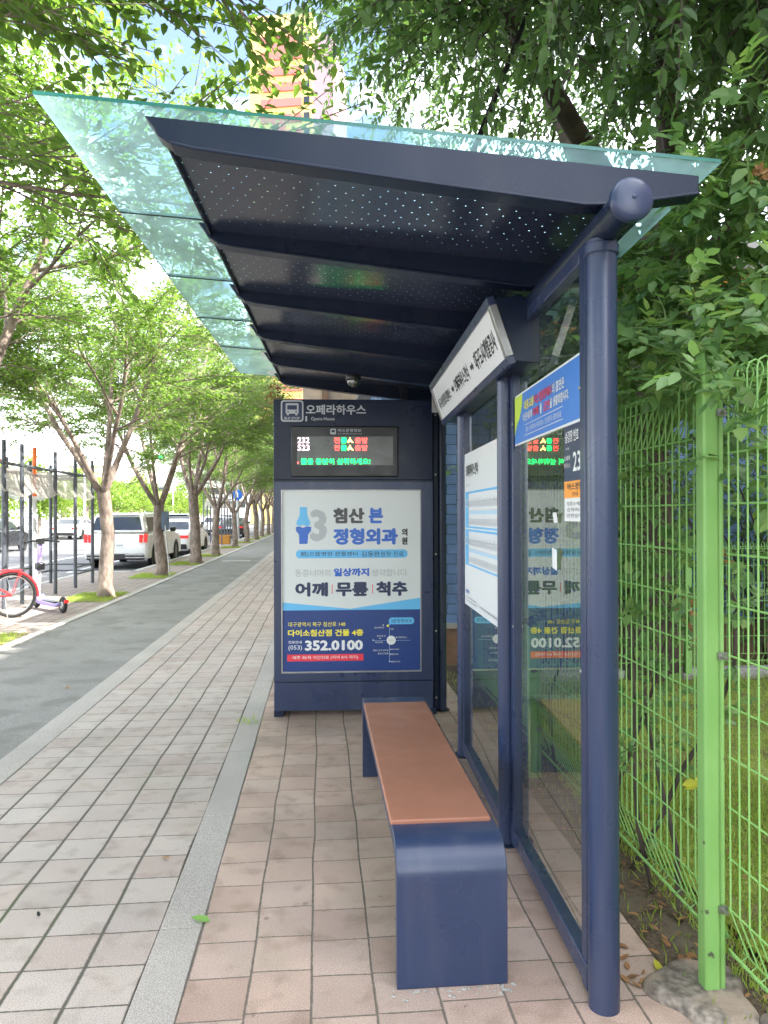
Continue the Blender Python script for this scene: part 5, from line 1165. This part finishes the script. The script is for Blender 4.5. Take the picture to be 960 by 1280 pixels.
# bicycle, rear wheel towards the right, seen side on
def bicycle():
    t = thing('bicycle', (-4.52, 11.25, 0), 'red bicycle with rear rack at the left picture edge', 'bicycle', rz=R(8)); r = .33
    def whl(x, nm):
        m = MB(); m.torus((x, 0, r), r-.018, .02, RUBBER, None, 40, 8); w_ = m.build('tyre', t, smooth=True)
        m = MB(); m.torus((x, 0, r), r-.045, .010, CHROME, None, 40, 6)
        for k in range(24): a = k*math.pi/12; m.tube([(x, .02*(-1)**k, r), (x+(r-.045)*math.cos(a), 0, r+(r-.045)*math.sin(a))], .0014, CHROME, 3, cap=False)
        m.tube([(x, -.05, r), (x, .05, r)], .02, STEEL, 10); m.build('rim', w_, smooth=True)
        m = MB(); m.torus((x, 0, r), r+.02, .018, RED, None, 26, 6, R(-5 if nm else 20), R(170 if nm else 150)); m.build('mudguard', t, smooth=True)
    whl(0, 1); whl(-1.02, 0)
    m = MB(); bb = (-.42, 0, .29); hd = (-.86, 0, .78); st = (-.52, 0, .62)
    for y in (-.045, .045): m.tube([(0, y, r), (-.42, y*.6, .29)], .012, RED, 8); m.tube([(0, y, r), (-.5, y*.3, .6)], .009, RED, 8)
    m.tube([bb, st], .017, RED, 10); m.tube([bb, (-.87, 0, .70)], .019, RED, 10); m.tube([(-.5, 0, .56), (-.87, 0, .74)], .017, RED, 10); m.tube([(-.88, 0, .66), (-.84, 0, .86)], .02, RED, 10)
    for y in (-.05, .05): m.tube([(-1.02, y, r), (-.93, y, .62), (-.885, 0, .68)], .012, RED, 8)
    m.build('frame', t, smooth=True)
    m = MB(); m.tube([(-.84, 0, .86), (-.82, 0, 1.0)], .012, CHROME, 8); m.tube([(-.62, -.3, 1.0), (-.78, -.27, 1.02), (-.84, -.1, 1.0), (-.84, .1, 1.0), (-.78, .27, 1.02), (-.62, .3, 1.0)], .012, CHROME, 8); m.build('handlebar', t, smooth=True)
    m = MB(); m.tube([st, (-.55, 0, .84)], .012, CHROME, 8); m.build('seat_post', t)
    m = MB(); m.prism([(-.4, -.09), (-.42, .09), (-.58, .05), (-.7, .02), (-.7, -.02), (-.58, -.05)], .84, .9, BLACK, 'Z'); m.build('saddle', t, bevel=.02)
    m = MB()
    for y in (-.06, .06): m.tube([(-.45, y, .70), (.12, y, .70), (.0, y, r)], .006, RED, 6)
    for x in (-.3, -.15, 0, .1): m.tube([(x, -.06, .70), (x, .06, .70)], .006, RED, 6)
    m.build('rack', t)
    m = MB(); m.torus((-.42, .05, .29), .085, .006, STEEL, None, 24, 4); m.tube([(-.42, .07, .29), (-.35, .07, .15)], .008, STEEL, 6); m.tube([(-.42, -.07, .29), (-.49, -.07, .43)], .008, STEEL, 6); m.box((-.39, .06, .13), (-.31, .16, .155), BLACK); m.build('crank', t)
    m = MB(); m.tube([(-.08, -.06, .3), (-.02, -.16, 0)], .009, STEEL, 6); m.build('kickstand', t)
    m = MB(); m.box((.1, -.03, .60), (.125, .03, .66), REDLENS); m.build('reflector', t)
bicycle()
def scooter():
    a = Vector((-3.95, 11.7, 0)); b = Vector((-4.62, 12.45, 0)); d = (b-a); t = thing('kick_scooter', tuple(a), 'purple and white electric kick scooter parked behind the red bicycle', 'scooter', rz=math.atan2(d.y, d.x)); Lw = d.length; r = .115
    for x, nm in ((0, 0), (Lw, 1)):
        m = MB(); m.torus((x, 0, r), r-.03, .032, RUBBER, None, 28, 8); w_ = m.build('wheel', t, smooth=True)
        m = MB(); m.lathe((x, 0, r), [(.001, -.034), (.05, -.034), (.065, -.02), (.065, .02), (.05, .034), (.001, .034)], STEEL, Matrix.Rotation(R(90), 3, 'X'), 18); m.build('hub', w_, smooth=True)
    m = MB(); m.prism([(.14, .085), (Lw-.22, .085), (Lw-.1, .16), (Lw-.06, .22), (Lw-.1, .225), (Lw-.25, .15), (.14, .135), (.03, .16), (.03, .12)], -.075, .075, PURPLE, 'Y'); m.build('deck', t, bevel=.012)
    m = MB(); m.box((.2, -.06, .1505), (Lw-.28, .06, .156), BLACK); m.build('grip_mat', t)
    m = MB(); m.prism([(Lw-.08, .19), (Lw-.02, .19), (Lw-.06, .6), (Lw-.12, .6)], -.03, .03, WHITEP, 'Y'); m.prism([(Lw-.12, .6), (Lw-.06, .6), (Lw-.115, 1.05), (Lw-.165, 1.05)], -.03, .03, PURPLE, 'Y'); st = m.build('stem', t, bevel=.01)
    m = MB(); m.tube([(Lw-.02, -.055, r), (Lw-.04, -.055, .22), (Lw-.05, 0, .26), (Lw-.04, .055, .22), (Lw-.02, .055, r)], .016, BLACK, 8); m.build('fork', t, smooth=True)
    m = MB(); m.box((Lw-.20, -.06, .62), (Lw-.05, .06, .74), BLACK); m.build('lock_box', t, bevel=.02)
    m = MB(); m.tube([(Lw-.24, -.27, 1.07), (Lw-.15, -.14, 1.09), (Lw-.14, .14, 1.09), (Lw-.24, .27, 1.07)], .016, BLACK, 8); m.box((Lw-.19, -.05, 1.04), (Lw-.1, .05, 1.13), BLACK); m.build('handlebar', t, smooth=True)
    m = MB(); m.torus((0, 0, r), r+.012, .012, BLACK, None, 16, 6, R(30), R(150)); m.tube([(.1, 0, .17), (.04, 0, .24)], .01, BLACK, 6); m.build('rear_mudguard', t, smooth=True)
    m = MB(); m.box((-.13, -.03, .16), (-.1, .03, .21), REDLENS); m.build('tail_light', t)
scooter()
# stick leaning on second tree
m = MB(); m.tube([(-3.78, 18.35, 1.25), (-3.62, 18.1, .0)], .014, STEEL, 6); tag(m.build('leaning_stick'), 'thin metal stick leaning on the tree behind the SUV', 'stick')
m = MB()
vs = []
for j in range(9):
    z = 1.15+j*.055
    for i in range(7): a = R(-75+i*17); rr_ = .185+.02*math.sin(i*2+j); vs.append((-3.93+rr_*math.cos(a), 18.57+rr_*math.sin(a), z))
m.add(vs, [(j*7+i, j*7+i+1, (j+1)*7+i+1, (j+1)*7+i) for j in range(8) for i in range(6)], plain('blue_cloth', (.16, .22, .32), .9)); tag(m.build('blue_cloth', smooth=True), 'faded blue cloth tied round the tree behind the SUV', 'cloth')
# traffic signal over the road
t = thing('traffic_signal', (-5.4, 66, 0), 'green traffic signal on a long arm over the road', 'traffic light')
m = MB(); m.tube([(0, 0, 0), (0, 0, 6.9)], [.14, .09], PALEGREY, 12); m.build('pole', t, smooth=True)
m = MB(); m.tube([(0, 0, 6.3), (-4, 0, 6.7), (-10, 0, 6.75)], [.07, .05, .035], PALEGREY, 8); m.build('arm', t, smooth=True)
hd_ = MB(); hd_.box((-9.9, -.25, 6.35), (-8.3, -.05, 6.8), BLACK); h_ = hd_.build('signal_head', t, bevel=.03)
for i, mt in enumerate((REDLENS, BLACK, BLACK, LEDG)):
    m = MB(); m.lathe((-9.68+i*.39, -.252, 6.575), [(.001, .01), (.15, .01), (.16, 0)], plain('dim_red_lens', (.15, .01, .01), .3) if i == 0 else (mt if i == 3 else CARGLASS), Matrix.Rotation(R(90), 3, 'X'), 16); m.build('lamp', h_)
t = thing('blue_round_sign', (-5.2, 47, 0), 'round blue sign on a white pole among the far trunks', 'sign')
m = MB(); m.tube([(0, 0, 0), (0, 0, 3.6)], .1, PALEGREY, 12); m.build('pole', t, smooth=True)
m = MB(); m.lathe((0, -.13, 2.75), [(.001, .02), (.3, .02), (.32, 0), (.001, -.01)], I_BL, Matrix.Rotation(R(90), 3, 'X'), 24); m.build('sign_face', t)
s_ = Sheet((0, -.151, 2.75), (1, 0, 0), (0, 0, 1)); s_.disc(0, .1, .05, I_W, 2, 10); s_.rect(-.04, -.16, .04, .05, I_W, 2); s_.mb.build('symbol', t)
for i, (x, y) in enumerate(((-18.6, 60), (-18.6, 95))):
    t = thing('street_lamp', (x, y, 0), 'tall grey street lamp on the median, %s one' % ('nearer', 'farther')[i], 'street lamp', group='street lamps on the median')
    m = MB(); m.tube([(0, 0, 0), (0, 0, 8.2), (.4, 0, 8.9), (1.6, 0, 9.1)], [.11, .07, .05, .04], PALEGREY, 10); m.build('pole', t, smooth=True)
    m = MB(); m.box((1.5, -.12, 9.04), (2.3, .12, 9.16), PALEGREY); m.build('lamp_head', t, bevel=.03)
print('OBJS', len(bpy.data.objects))
